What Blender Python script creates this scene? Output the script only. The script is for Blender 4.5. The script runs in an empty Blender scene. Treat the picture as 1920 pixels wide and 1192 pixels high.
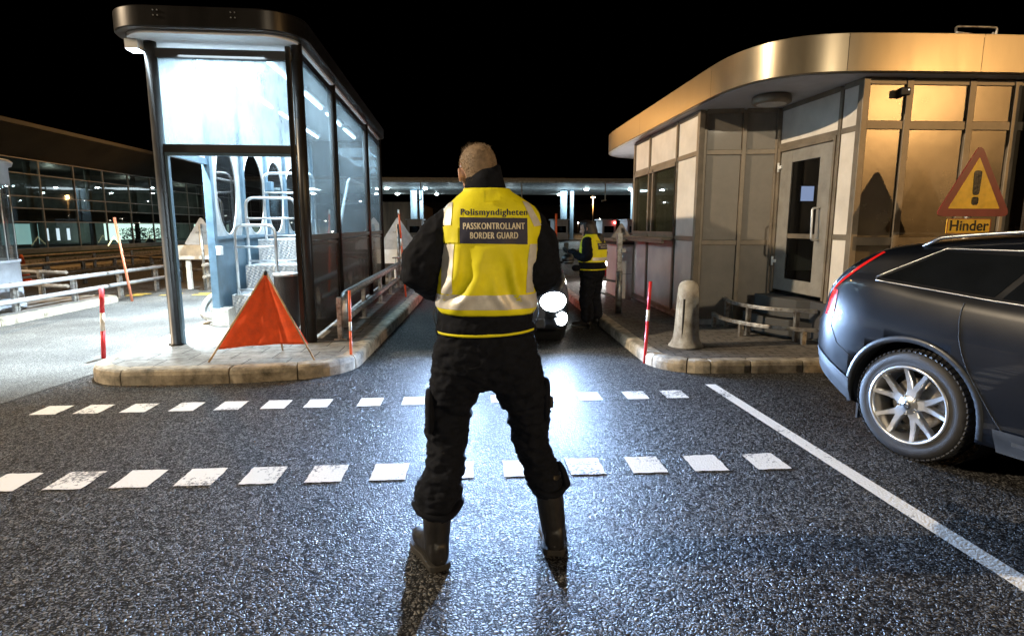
import bpy, bmesh, math, random
from mathutils import Vector, Matrix, noise
from mathutils.bvhtree import BVHTree
random.seed(7)
R = math.radians
sc = bpy.context.scene
COL = sc.collection

# ------------------------------------------------------------------ camera
cam = bpy.data.objects.new('camera', bpy.data.cameras.new('camera'))
COL.objects.link(cam)
cam.data.sensor_width = 36.0
cam.data.lens = 36.0 * 1090 / 1920
cam.data.clip_start = 0.05
cam.data.clip_end = 1500
cam.location = (0, 0, 1.5)
cam.rotation_euler = (R(90 - 8.916), 0, R(-3.889))
sc.camera = cam
sc.view_settings.view_transform = 'Standard'
sc.view_settings.look = 'None'
sc.view_settings.exposure = 0.0
sc.view_settings.gamma = 1.0

# ------------------------------------------------------------------ night sky
w = bpy.data.worlds.new('World'); sc.world = w; w.use_nodes = True
wn = w.node_tree.nodes; wl = w.node_tree.links
bg = wn['Background']
sky = wn.new('ShaderNodeTexSky'); sky.sky_type = 'NISHITA'
sky.sun_disc = False; sky.sun_elevation = R(-9); sky.sun_rotation = R(180)
wl.new(sky.outputs[0], bg.inputs[0])
bg.inputs[1].default_value = 0.05

SODIUM = (1.0, 0.60, 0.24)
WARM = (1.0, 0.80, 0.55)
COOL = (0.70, 0.88, 1.0)
XENON = (0.40, 0.61, 1.0)

def lamp(kind, loc, energy, color, target=None, size=0.1, spot=None, blend=0.5, sizey=None):
    d = bpy.data.lights.new('lamp_light', kind)
    d.energy = energy; d.color = color
    if kind == 'AREA':
        d.size = size
        if sizey: d.shape = 'RECTANGLE'; d.size_y = sizey
    else:
        d.shadow_soft_size = size
    if kind == 'SPOT':
        d.spot_size = R(spot); d.spot_blend = blend
    o = bpy.data.objects.new('lamp_light', d); COL.objects.link(o)
    o.location = loc
    if target is not None:
        o.rotation_euler = (Vector(target) - Vector(loc)).to_track_quat('-Z', 'Y').to_euler()
    return o

def beam(loc, energy, color, size, yaw=0.0):
    """dipped headlight: level spot whose output is strongest just under the horizon"""
    o = lamp('SPOT', loc, energy, color, Vector(loc) + Vector((math.sin(yaw), -math.cos(yaw), 0)), size, 150, .6)
    d = o.data; d.use_nodes = True; n = d.node_tree.nodes; l = d.node_tree.links; e = n['Emission']
    tc = n.new('ShaderNodeTexCoord'); sp = n.new('ShaderNodeSeparateXYZ'); l.new(tc.outputs['Normal'], sp.inputs[0])
    a = n.new('ShaderNodeMath'); a.operation = 'ABSOLUTE'; l.new(sp.outputs['Y'], a.inputs[0])
    m = n.new('ShaderNodeMath'); m.operation = 'MAXIMUM'; m.inputs[1].default_value = .07; l.new(a.outputs[0], m.inputs[0])
    q = n.new('ShaderNodeMath'); q.operation = 'DIVIDE'; q.inputs[0].default_value = .07; l.new(m.outputs[0], q.inputs[1])
    p = n.new('ShaderNodeMath'); p.operation = 'POWER'; p.inputs[1].default_value = 1.35; l.new(q.outputs[0], p.inputs[0])
    # narrower sideways: falls off with the angle from straight ahead
    fz = n.new('ShaderNodeMath'); fz.operation = 'ABSOLUTE'; l.new(sp.outputs['Z'], fz.inputs[0])
    fy = n.new('ShaderNodeMath'); fy.operation = 'MULTIPLY_ADD'; fy.inputs[1].default_value = .9; l.new(a.outputs[0], fy.inputs[0]); l.new(fz.outputs[0], fy.inputs[2])
    fm = n.new('ShaderNodeMath'); fm.operation = 'MINIMUM'; fm.inputs[1].default_value = 1.0; l.new(fy.outputs[0], fm.inputs[0])
    fp = n.new('ShaderNodeMath'); fp.operation = 'POWER'; fp.inputs[1].default_value = 5.0; l.new(fm.outputs[0], fp.inputs[0])
    fx = n.new('ShaderNodeMath'); fx.operation = 'MULTIPLY'; l.new(fp.outputs[0], fx.inputs[0]); l.new(p.outputs[0], fx.inputs[1])
    l.new(fx.outputs[0], e.inputs['Strength'])
    return o
# street lamps of the plaza, behind the photographer
lamp('SPOT', (19.9, -15.5, 7.35), 6800, SODIUM, (3, 5, 1), 0.16, 80)
lamp('SPOT', (4.4, -19.0, 7.2), 5800, (1, .86, .63), (0, 4, 1), 0.14, 80)
lamp('SPOT', (-24.0, 4.0, 13.0), 40000, WARM, (3, 7, 1.5), 0.16, 60)

# ------------------------------------------------------------------ materials
MATS = {}
def nmat(name):
    m = bpy.data.materials.new(name); m.use_nodes = True
    return m, m.node_tree.nodes, m.node_tree.links, m.node_tree.nodes['Principled BSDF']
def mat(name, col, rough=0.5, metal=0.0, var=0.12, vscale=6.0, bump=0.0, bscale=60.0, spec=0.5, coat=0.0, dirt=None, aniso=0, sheen=0, stretch=None):
    if name in MATS: return MATS[name]
    m, n, l, b = nmat(name)
    b.inputs['Roughness'].default_value = rough
    b.inputs['Metallic'].default_value = metal
    b.inputs['Specular IOR Level'].default_value = spec
    b.inputs['Coat Weight'].default_value = coat
    b.inputs['Coat Roughness'].default_value = 0.04
    b.inputs['Anisotropic'].default_value = aniso
    b.inputs['Sheen Weight'].default_value = sheen
    tc = n.new('ShaderNodeTexCoord'); mp = n.new('ShaderNodeMapping')
    if stretch: mp.inputs['Scale'].default_value = stretch
    l.new(tc.outputs['Object'], mp.inputs[0])
    nz = n.new('ShaderNodeTexNoise'); nz.inputs['Scale'].default_value = vscale; nz.inputs['Detail'].default_value = 6
    nz.inputs['Roughness'].default_value = 0.65
    l.new(mp.outputs[0], nz.inputs['Vector'])
    cr = n.new('ShaderNodeValToRGB')
    a = [max(0, c * (1 - var * 1.6)) for c in col]; c2 = [min(1, c * (1 + var)) for c in col]
    if dirt: a = list(dirt)
    cr.color_ramp.elements[0].color = (*a, 1); cr.color_ramp.elements[1].color = (*c2, 1)
    cr.color_ramp.elements[0].position = 0.30; cr.color_ramp.elements[1].position = 0.62
    l.new(nz.outputs[0], cr.inputs[0]); l.new(cr.outputs[0], b.inputs['Base Color'])
    mr = n.new('ShaderNodeMapRange'); mr.inputs[3].default_value = rough * 0.8; mr.inputs[4].default_value = min(1, rough * 1.25 + 0.02)
    l.new(nz.outputs[0], mr.inputs[0]); l.new(mr.outputs[0], b.inputs['Roughness'])
    if bump:
        n2 = n.new('ShaderNodeTexNoise'); n2.inputs['Scale'].default_value = bscale; n2.inputs['Detail'].default_value = 5
        l.new(mp.outputs[0], n2.inputs['Vector'])
        bp = n.new('ShaderNodeBump'); bp.inputs['Strength'].default_value = 1.0; bp.inputs['Distance'].default_value = bump
        l.new(n2.outputs[0], bp.inputs['Height']); l.new(bp.outputs[0], b.inputs['Normal'])
    MATS[name] = m
    return m
def emis(name, col, s):
    if name in MATS: return MATS[name]
    m, n, l, b = nmat(name)
    b.inputs['Base Color'].default_value = (*col, 1)
    b.inputs['Emission Color'].default_value = (*col, 1)
    b.inputs['Emission Strength'].default_value = s
    MATS[name] = m; return m

def asphalt(name, dark, light, pscale, bump, rough=0.5, gap=(0.014, 0.014, 0.015)):
    m, n, l, b = nmat(name)
    tc = n.new('ShaderNodeTexCoord')
    warp = n.new('ShaderNodeTexNoise'); warp.inputs['Scale'].default_value = pscale * 0.6; warp.inputs['Detail'].default_value = 3
    l.new(tc.outputs['Object'], warp.inputs['Vector'])
    add = n.new('ShaderNodeMixRGB'); add.blend_type = 'ADD'; add.inputs[0].default_value = 0.8 / pscale
    l.new(tc.outputs['Object'], add.inputs[1]); l.new(warp.outputs['Color'], add.inputs[2])
    def vor(sc_, feat):
        v = n.new('ShaderNodeTexVoronoi'); v.feature = feat; v.inputs['Scale'].default_value = sc_
        l.new(add.outputs[0], v.inputs['Vector']); return v
    e1 = vor(pscale, 'DISTANCE_TO_EDGE'); c1 = vor(pscale, 'F1'); e2 = vor(pscale * 1.55, 'DISTANCE_TO_EDGE'); c3 = vor(pscale * 1.55, 'F1')
    def rng(src, a, b_, c, d, smooth=True):
        r = n.new('ShaderNodeMapRange'); r.interpolation_type = 'SMOOTHSTEP' if smooth else 'LINEAR'
        r.inputs[1].default_value = a; r.inputs[2].default_value = b_; r.inputs[3].default_value = c; r.inputs[4].default_value = d
        l.new(src, r.inputs[0]); return r.outputs[0]
    def math_(op, x, y):
        q = n.new('ShaderNodeMath'); q.operation = op
        for k, v in ((0, x), (1, y)):
            if isinstance(v, (int, float)): q.inputs[k].default_value = v
            else: l.new(v, q.inputs[k])
        return q.outputs[0]
    big = n.new('ShaderNodeTexNoise'); big.inputs['Scale'].default_value = 0.8; big.inputs['Detail'].default_value = 9; big.inputs['Roughness'].default_value = 0.7
    l.new(tc.outputs['Object'], big.inputs['Vector'])
    sep = n.new('ShaderNodeSeparateColor'); l.new(c1.outputs['Color'], sep.inputs[0])
    stone = rng(e1.outputs['Distance'], 0.0, 0.42, 0, 1)
    small = rng(e2.outputs['Distance'], 0.0, 0.42, 0, 1)
    sep3 = n.new('ShaderNodeSeparateColor'); l.new(c3.outputs['Color'], sep3.inputs[0])
    hh = math_('MULTIPLY', stone, rng(sep.outputs[1], 0.1, 1, 0.05, 1.0, False))
    h2 = math_('MULTIPLY', small, rng(sep3.outputs[1], 0.1, 1, 0.05, 0.85, False))
    fine = n.new('ShaderNodeTexNoise'); fine.inputs['Scale'].default_value = pscale * 5; fine.inputs['Detail'].default_value = 4; l.new(tc.outputs['Object'], fine.inputs['Vector'])
    hgt = math_('ADD', math_('MAXIMUM', hh, h2), math_('MULTIPLY', fine.outputs[0], 0.16))
    cr = n.new('ShaderNodeValToRGB'); cr.color_ramp.elements[0].color = (*dark, 1); cr.color_ramp.elements[1].color = (*light, 1)
    l.new(sep.outputs[0], cr.inputs[0])
    gm = n.new('ShaderNodeMixRGB'); gm.inputs[1].default_value = (*gap, 1); l.new(cr.outputs[0], gm.inputs[2]); l.new(rng(hgt, 0.10, 0.50, 0, 1), gm.inputs[0])
    mx = n.new('ShaderNodeMixRGB'); mx.blend_type = 'MULTIPLY'; mx.inputs[0].default_value = 0.8
    c2 = n.new('ShaderNodeValToRGB'); c2.color_ramp.elements[0].position = 0.35; c2.color_ramp.elements[1].position = 0.65
    c2.color_ramp.elements[0].color = (0.42, 0.41, 0.40, 1); c2.color_ramp.elements[1].color = (1.3, 1.25, 1.18, 1)
    l.new(big.outputs[0], c2.inputs[0]); l.new(gm.outputs[0], mx.inputs[1]); l.new(c2.outputs[0], mx.inputs[2])
    l.new(mx.outputs[0], b.inputs['Base Color'])
    bp = n.new('ShaderNodeBump'); bp.inputs['Strength'].default_value = 1.0; bp.inputs['Distance'].default_value = bump
    l.new(hgt, bp.inputs['Height']); l.new(bp.outputs[0], b.inputs['Normal'])
    l.new(rng(big.outputs[0], 0.3, 0.7, rough * 0.8, rough * 1.25, False), b.inputs['Roughness'])
    l.new(rng(hgt, 0.1, 0.6, 0.05, 0.45), b.inputs['Specular IOR Level'])
    return m
M_ROAD = asphalt('asphalt', (0.045, 0.045, 0.046), (0.22, 0.22, 0.22), 56, 0.0095, 0.50)
M_LANE = asphalt('pale_lit_lane_asphalt', (0.13, 0.13, 0.125), (0.24, 0.235, 0.23), 90, 0.002, 0.75, (0.07, 0.07, 0.068))  # pale lane; part of the paleness is booth light put into the colour

def paint_mat():
    m, n, l, b = nmat('road_paint')
    tc = n.new('ShaderNodeTexCoord')
    nz = n.new('ShaderNodeTexNoise'); nz.inputs['Scale'].default_value = 38; nz.inputs['Detail'].default_value = 8; nz.inputs['Roughness'].default_value = 0.75
    l.new(tc.outputs['Object'], nz.inputs['Vector'])
    n2 = n.new('ShaderNodeTexNoise'); n2.inputs['Scale'].default_value = 2.3; n2.inputs['Detail'].default_value = 3
    l.new(tc.outputs['Object'], n2.inputs['Vector'])
    ad = n.new('ShaderNodeMath'); ad.operation = 'MULTIPLY_ADD'; ad.inputs[1].default_value = 0.7
    l.new(n2.outputs[0], ad.inputs[0]); l.new(nz.outputs[0], ad.inputs[2])
    cr = n.new('ShaderNodeValToRGB')
    cr.color_ramp.elements[0].position = 0.71; cr.color_ramp.elements[0].color = (0.16, 0.16, 0.16, 1)
    cr.color_ramp.elements[1].position = 0.77; cr.color_ramp.elements[1].color = (0.80, 0.78, 0.74, 1)
    l.new(ad.outputs[0], cr.inputs[0]); l.new(cr.outputs[0], b.inputs['Base Color'])
    b.inputs['Roughness'].default_value = 0.6
    v = n.new('ShaderNodeTexVoronoi'); v.inputs['Scale'].default_value = 72; l.new(tc.outputs['Object'], v.inputs['Vector'])
    bp = n.new('ShaderNodeBump'); bp.invert = True; bp.inputs['Distance'].default_value = 0.0018
    l.new(v.outputs['Distance'], bp.inputs['Height']); l.new(bp.outputs[0], b.inputs['Normal'])
    return m
M_PAINT = paint_mat()

def glass_mat(name, tint=(0.8, 0.9, 0.95), dust_haze=0.12, rough=0.02, tr=0.8, base=(0.6, 0.65, 0.68), refl=0.45):
    m, n, l, b = nmat(name)
    out = n['Material Output']
    n.remove(b)
    t = n.new('ShaderNodeBsdfTransparent'); t.inputs[0].default_value = (*[c * tr for c in tint], 1)
    g = n.new('ShaderNodeBsdfGlossy'); g.inputs['Roughness'].default_value = rough
    d = n.new('ShaderNodeBsdfTranslucent'); d.inputs[0].default_value = (*base, 1)
    df = n.new('ShaderNodeBsdfDiffuse'); df.inputs[0].default_value = (*base, 1)
    dd = n.new('ShaderNodeMixShader'); dd.inputs[0].default_value = 0.4; l.new(d.outputs[0], dd.inputs[1]); l.new(df.outputs[0], dd.inputs[2])
    tc = n.new('ShaderNodeTexCoord'); mp = n.new('ShaderNodeMapping'); mp.inputs['Scale'].default_value = (3, 3, 0.7)
    nz = n.new('ShaderNodeTexNoise'); nz.inputs['Scale'].default_value = 3.0; nz.inputs['Detail'].default_value = 7; nz.inputs['Roughness'].default_value = 0.7
    l.new(tc.outputs['Object'], mp.inputs[0]); l.new(mp.outputs[0], nz.inputs['Vector'])
    mr = n.new('ShaderNodeMapRange'); mr.inputs[1].default_value = 0.3; mr.inputs[2].default_value = 0.75
    mr.inputs[3].default_value = dust_haze * 0.3; mr.inputs[4].default_value = dust_haze * 1.6
    l.new(nz.outputs[0], mr.inputs[0])
    m1 = n.new('ShaderNodeMixShader'); l.new(mr.outputs[0], m1.inputs[0]); l.new(t.outputs[0], m1.inputs[1]); l.new(dd.outputs[0], m1.inputs[2])
    fr = n.new('ShaderNodeFresnel'); fr.inputs[0].default_value = 1.45
    ge = n.new('ShaderNodeNewGeometry'); ib = n.new('ShaderNodeMath'); ib.operation = 'SUBTRACT'; ib.inputs[0].default_value = 1.0; l.new(ge.outputs['Backfacing'], ib.inputs[1])
    mn = n.new('ShaderNodeMath'); mn.operation = 'MINIMUM'; mn.inputs[1].default_value = refl; l.new(fr.outputs[0], mn.inputs[0])
    mu = n.new('ShaderNodeMath'); mu.operation = 'MULTIPLY'; l.new(mn.outputs[0], mu.inputs[0]); l.new(ib.outputs[0], mu.inputs[1])
    m2 = n.new('ShaderNodeMixShader'); l.new(mu.outputs[0], m2.inputs[0]); l.new(m1.outputs[0], m2.inputs[1]); l.new(g.outputs[0], m2.inputs[2])
    l.new(m2.outputs[0], out.inputs[0])
    return m
M_GLASS = glass_mat('dusty_clear_glass', dust_haze=0.16)
M_FROST = glass_mat('hazed_glass', dust_haze=0.50)  # pane's glow is put into its milky veil, beyond any dust
M_DGLASS = glass_mat('dark_glass', tint=(0.5, 0.5, 0.5), dust_haze=0.02, tr=0.35, base=(0.1, 0.1, 0.1))

def paving_mat(name, sx, sy, col):
    m, n, l, b = nmat(name)
    tc = n.new('ShaderNodeTexCoord')
    br = n.new('ShaderNodeTexBrick'); br.offset = 0.5
    br.inputs['Scale'].default_value = 1.0; br.inputs['Mortar Size'].default_value = 0.006
    br.inputs['Brick Width'].default_value = sx; br.inputs['Row Height'].default_value = sy
    br.inputs['Color1'].default_value = (*col, 1); br.inputs['Color2'].default_value = (*[c * 0.8 for c in col], 1)
    br.inputs['Mortar'].default_value = (0.02, 0.02, 0.018, 1)
    l.new(tc.outputs['Object'], br.inputs['Vector'])
    nz = n.new('ShaderNodeTexNoise'); nz.inputs['Scale'].default_value = 9; nz.inputs['Detail'].default_value = 9; nz.inputs['Roughness'].default_value = 0.7
    l.new(tc.outputs['Object'], nz.inputs['Vector'])
    mx = n.new('ShaderNodeMixRGB'); mx.blend_type = 'MULTIPLY'; mx.inputs[0].default_value = 0.8
    cr = n.new('ShaderNodeValToRGB'); cr.color_ramp.elements[0].color = (0.35, 0.33, 0.3, 1); cr.color_ramp.elements[0].position = 0.35; cr.color_ramp.elements[1].position = 0.6
    l.new(nz.outputs[0], cr.inputs[0]); l.new(br.outputs[0], mx.inputs[1]); l.new(cr.outputs[0], mx.inputs[2])
    l.new(mx.outputs[0], b.inputs['Base Color']); b.inputs['Roughness'].default_value = 0.75
    bp = n.new('ShaderNodeBump'); bp.inputs['Distance'].default_value = 0.004
    ad = n.new('ShaderNodeMath'); ad.operation = 'MULTIPLY_ADD'; ad.inputs[1].default_value = -1.0
    n4 = n.new('ShaderNodeTexNoise'); n4.inputs['Scale'].default_value = 180; l.new(tc.outputs['Object'], n4.inputs['Vector'])
    l.new(br.outputs['Fac'], ad.inputs[0]); l.new(n4.outputs[0], ad.inputs[2]); l.new(ad.outputs[0], bp.inputs['Height'])
    l.new(bp.outputs[0], b.inputs['Normal'])
    return m
M_PAVE = paving_mat('paving_slabs', 0.42, 0.29, (0.30, 0.29, 0.27))
M_COBB = paving_mat('small_paving', 0.22, 0.11, (0.20, 0.18, 0.16))
M_KERB = mat('kerb_granite', (0.34, 0.29, 0.22), 0.8, var=0.35, vscale=7, bump=0.006, bscale=130, dirt=(0.10, 0.085, 0.06))
M_CONC = mat('concrete', (0.36, 0.35, 0.32), 0.85, var=0.3, vscale=5, bump=0.004, bscale=90, dirt=(0.17, 0.15, 0.12))

# ------------------------------------------------------------------ mesh helpers
ROOT = {}
def tag(o, label=None, cat=None, group=None, kind=None):
    if label: o['label'] = label
    if cat: o['category'] = cat
    if group: o['group'] = group
    if kind: o['kind'] = kind
    return o
def empty(name, loc, label, cat, group=None):
    o = bpy.data.objects.new(name, None); COL.objects.link(o); o.location = loc
    o.empty_display_size = 0.1
    ROOT[o.name] = Vector(loc)
    return tag(o, label, cat, group)

class MB:
    def __init__(s): s.v = []; s.f = []; s.sm = []
    def add(s, vs, fs, smooth=False):
        k = len(s.v); s.v += [Vector(p) for p in vs]
        for f in fs: s.f.append([i + k for i in f]); s.sm.append(smooth)
        return s
    def box(s, lo, hi, rot=0, pivot=None):
        x0, y0, z0 = lo; x1, y1, z1 = hi
        vs = [Vector(p) for p in ((x0, y0, z0), (x1, y0, z0), (x1, y1, z0), (x0, y1, z0), (x0, y0, z1), (x1, y0, z1), (x1, y1, z1), (x0, y1, z1))]
        if rot:
            pv = Vector(pivot) if pivot else (Vector(lo) + Vector(hi)) / 2
            m = Matrix.Rotation(rot, 3, 'Z'); vs = [m @ (p - pv) + pv for p in vs]
        return s.add(vs, [(0, 3, 2, 1), (4, 5, 6, 7), (0, 1, 5, 4), (1, 2, 6, 5), (2, 3, 7, 6), (3, 0, 4, 7)])
    def bar(s, a, b, wd, ht, up=(0, 0, 1)):
        a = Vector(a); b = Vector(b); d = (b - a).normalized(); up = Vector(up)
        if abs(d.dot(up)) > 0.99: up = Vector((0, 1, 0))
        x = d.cross(up).normalized() * wd / 2; y = x.cross(d).normalized() * ht / 2
        vs = [a - x - y, a + x - y, a + x + y, a - x + y, b - x - y, b + x - y, b + x + y, b - x + y]
        return s.add(vs, [(0, 1, 2, 3), (7, 6, 5, 4), (1, 0, 4, 5), (2, 1, 5, 6), (3, 2, 6, 7), (0, 3, 7, 4)])
    def tube(s, pts, r, seg=12, caps=True, smooth=True):
        pts = [Vector(p) for p in pts]; n = len(pts)
        rs = r if isinstance(r, (list, tuple)) else [r] * n
        t0 = (pts[1] - pts[0]).normalized()
        u = t0.orthogonal().normalized(); vs = []; fs = []
        for i, p in enumerate(pts):
            t = (pts[min(i + 1, n - 1)] - pts[max(i - 1, 0)]).normalized()
            u = (u - t * u.dot(t)).normalized(); v = t.cross(u)
            for k in range(seg):
                a = 2 * math.pi * k / seg
                vs.append(p + (u * math.cos(a) + v * math.sin(a)) * rs[i])
        for i in range(n - 1):
            for k in range(seg):
                a = i * seg + k; b = i * seg + (k + 1) % seg
                fs.append((a, b, b + seg, a + seg))
        s.add(vs, fs, smooth)
        if caps:
            s.add(vs[:seg], [tuple(range(seg))[::-1]]); s.add(vs[-seg:], [tuple(range(seg))])
        return s
    def lathe(s, c, prof, seg=32, axis='z', smooth=True, frame=None, caps=True):
        # prof: (radius, height) along axis; frame=(u,v,w) vectors
        c = Vector(c)
        if frame: u, v, ww = frame
        elif axis == 'z': u, v, ww = Vector((1, 0, 0)), Vector((0, 1, 0)), Vector((0, 0, 1))
        elif axis == 'x': u, v, ww = Vector((0, 1, 0)), Vector((0, 0, 1)), Vector((1, 0, 0))
        else: u, v, ww = Vector((0, 0, 1)), Vector((1, 0, 0)), Vector((0, 1, 0))
        vs = []; fs = []
        for r, h in prof:
            for k in range(seg):
                a = 2 * math.pi * k / seg
                vs.append(c + (u * math.cos(a) + v * math.sin(a)) * r + ww * h)
        for i in range(len(prof) - 1):
            for k in range(seg):
                a = i * seg + k; b = i * seg + (k + 1) % seg
                fs.append((a, b, b + seg, a + seg))
        s.add(vs, fs, smooth)
        if caps:
            if prof[0][0] > 1e-4: s.add(vs[:seg], [tuple(range(seg))[::-1]])
            if prof[-1][0] > 1e-4: s.add(vs[-seg:], [tuple(range(seg))])
        return s
    def prism(s, poly, z0, z1, smooth=False):
        n = len(poly)
        vs = [(x, y, z0) for x, y in poly] + [(x, y, z1) for x, y in poly]
        fs = [tuple(range(n))[::-1], tuple(range(n, 2 * n))]
        s.add(vs, fs)
        s.add(vs, [(i, (i + 1) % n, (i + 1) % n + n, i + n) for i in range(n)], smooth)
        return s
    def slab(s, pts, thick, nrm):
        # polygon in 3d extruded along nrm
        n = len(pts); d = Vector(nrm) * thick
        vs = [Vector(p) for p in pts] + [Vector(p) + d for p in pts]
        return s.add(vs, [tuple(range(n))[::-1], tuple(range(n, 2 * n))] + [(i, (i + 1) % n, (i + 1) % n + n, i + n) for i in range(n)])
    def grid(s, P, smooth=True, closeu=False):
        nu = len(P); nv = len(P[0]); vs = [p for row in P for p in row]; fs = []
        for i in range(nu - 1):
            for j in range(nv - 1 if not closeu else nv):
                j2 = (j + 1) % nv
                fs.append((i * nv + j, i * nv + j2, (i + 1) * nv + j2, (i + 1) * nv + j))
        return s.add(vs, fs, smooth)
    def xf(s, fn): s.v = [Vector(fn(p)) for p in s.v]; return s
    def mesh(s, off=Vector((0, 0, 0)), weld=1e-5):
        me = bpy.data.meshes.new('m')
        me.from_pydata([tuple(p - off) for p in s.v], [], s.f)
        me.polygons.foreach_set('use_smooth', s.sm)
        bm = bmesh.new(); bm.from_mesh(me)
        if weld: bmesh.ops.remove_doubles(bm, verts=bm.verts, dist=weld)
        bmesh.ops.recalc_face_normals(bm, faces=bm.faces)
        bm.to_mesh(me); bm.free(); me.update()
        return me
    def build(s, name, m, parent=None, bevel=0.0, label=None, weld=1e-5):
        off = Vector((0, 0, 0)); p = parent
        while p is not None and p.name not in ROOT: p = p.parent
        if p is not None: off = ROOT[p.name]
        me = s.mesh(off, weld); me.name = name
        me.materials.append(m)
        o = bpy.data.objects.new(name, me); COL.objects.link(o); o.parent = parent
        if bevel:
            bv = o.modifiers.new('bevel', 'BEVEL'); bv.width = bevel; bv.segments = 2; bv.limit_method = 'ANGLE'; bv.angle_limit = R(40)
            bv.harden_normals = False
        if label: o['label'] = label
        return o
def struct(name, mb, m, bevel=0): return tag(mb.build(name, m, None, bevel), kind='structure')
def own(name, mb, m, loc, label, cat, group=None, bevel=0):
    """a top-level thing that is one mesh, with its origin at its base"""
    loc = Vector(loc)
    me = mb.mesh(loc); me.name = name; me.materials.append(m)
    o = bpy.data.objects.new(name, me); COL.objects.link(o); o.location = loc
    ROOT[o.name] = loc
    if bevel:
        bv = o.modifiers.new('bevel', 'BEVEL'); bv.width = bevel; bv.segments = 2; bv.limit_method = 'ANGLE'
    return tag(o, label, cat, group)
def copy_tree(o, parent=None):
    c = o.copy(); COL.objects.link(c); c.parent = parent
    for ch in [x for x in bpy.data.objects if x.parent == o and x != c]: copy_tree(ch, c)
    return c
def arc(cx, cy, r, a0, a1, n=10):
    return [(cx + r * math.cos(R(a0 + (a1 - a0) * i / n)), cy + r * math.sin(R(a0 + (a1 - a0) * i / n))) for i in range(n + 1)]
def rrect(x0, y0, x1, y1, r, n=8):
    return arc(x1 - r, y0 + r, r, -90, 0, n) + arc(x1 - r, y1 - r, r, 0, 90, n) + arc(x0 + r, y1 - r, r, 90, 180, n) + arc(x0 + r, y0 + r, r, 180, 270, n)
def fillet(pts, r, n=5):
    """round the inner corners of a 3d polyline"""
    pts = [Vector(p) for p in pts]; out = [pts[0]]
    for a, b, c in zip(pts, pts[1:], pts[2:]):
        p = b + (a - b).normalized() * r; q = b + (c - b).normalized() * r
        for i in range(n + 1):
            t = i / n; out.append(p * (1 - t) ** 2 + b * 2 * t * (1 - t) + q * t * t)
    return out + [pts[-1]]
def text_mesh(body, size, off=0.0, bold=0.0, align='CENTER', extrude=0.001, spacing=1.0):
    c = bpy.data.curves.new('t', 'FONT'); c.body = body; c.size = 1.0; c.align_x = align; c.align_y = 'CENTER'
    c.offset = bold / size; c.extrude = extrude / size; c.space_character = spacing
    o = bpy.data.objects.new('t', c); COL.objects.link(o)
    dg = bpy.context.evaluated_depsgraph_get()
    me = bpy.data.meshes.new_from_object(o.evaluated_get(dg))
    bpy.data.objects.remove(o)
    mb = MB(); mb.add([v.co * size for v in me.vertices], [tuple(p.vertices) for p in me.polygons])
    bpy.data.meshes.remove(me)
    return mb
def evaluated(o):
    dg = bpy.context.evaluated_depsgraph_get(); dg.update()
    return bpy.data.meshes.new_from_object(o.evaluated_get(dg))
def remesh(mb, voxel, smooth=3, name='r'):
    me = mb.mesh(); o = bpy.data.objects.new(name, me); COL.objects.link(o)
    rm = o.modifiers.new('r', 'REMESH'); rm.mode = 'VOXEL'; rm.voxel_size = voxel; rm.use_smooth_shade = True
    if smooth:
        s = o.modifiers.new('s', 'SMOOTH'); s.iterations = smooth; s.factor = 0.5
    m2 = evaluated(o); bpy.data.objects.remove(o)
    return m2
def mesh_obj(name, me, m, parent=None, loc=None):
    off = Vector((0, 0, 0)); p = parent
    while p is not None and p.name not in ROOT: p = p.parent
    if p is not None: off = ROOT[p.name]
    if loc is not None: off = Vector(loc)
    me.transform(Matrix.Translation(-off)); me.materials.clear(); me.materials.append(m); me.name = name
    for q in me.polygons: q.use_smooth = True
    o = bpy.data.objects.new(name, me); COL.objects.link(o); o.parent = parent
    if loc is not None: o.location = loc; ROOT[o.name] = Vector(loc)
    return o

# ================================================================== GROUND
g = MB(); g.add([(-250, -60, 0), (250, -60, 0), (250, 400, 0), (-250, 400, 0)], [(0, 1, 2, 3)])
struct('road', g, M_ROAD)
g = MB(); g.add([(-7.16, -2, .004), (-4.9, -2, .004), (-3.9, 6.2, .004), (-3.9, 16, .004), (-4.2, 40, .004), (-8, 60, .004), (-9.5, 60, .004), (-9.2, 20, .004), (-7.16, 13.5, .004)], [tuple(range(9))])
struct('lane_surface', g, M_LANE)

def rows(name, xs, y_at, wd, dp, jit):
    mb = MB()
    for x in xs:
        y = y_at(x); n = 7
        def e(a, b):  # slightly ragged edge
            return [(a[0] + (b[0] - a[0]) * i / n + random.uniform(-jit, jit), a[1] + (b[1] - a[1]) * i / n + random.uniform(-jit, jit)) for i in range(n)]
        q = [(x, y), (x + wd, y), (x + wd, y + dp), (x, y + dp)]
        loop = e(q[0], q[1]) + e(q[1], q[2]) + e(q[2], q[3]) + e(q[3], q[0])
        mb.add([(a, b, .004) for a, b in loop], [tuple(range(len(loop)))])
    struct(name, mb, M_PAINT)
rows('dashed_marking', [-3.6, -3.23, -2.86, -2.49, -2.12, -1.76, -1.39, -1.01, -.63, -.22, .18, .59, .98, 1.37, 1.77], lambda x: 3.33, .215, .25, .004)
rows('dashed_marking', [-3.58, -3.25, -2.89, -2.51, -2.15, -1.78, -1.43, -.99, -.62, -.22, .15, .53, .93, 1.35, 1.71], lambda x: 4.83 + .02 * x, .20, .24, .003)
g = MB(); g.add([(2.22, 5.29, .004), (2.32, 5.28, .004), (2.40, 1.0, .004), (2.29, 1.0, .004)], [(0, 1, 2, 3)])
struct('lane_line', g, M_PAINT)
M_YPAINT = mat('yellow_road_paint', (0.55, 0.38, 0.05), 0.7, var=.3, vscale=20)
g = MB()
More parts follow.
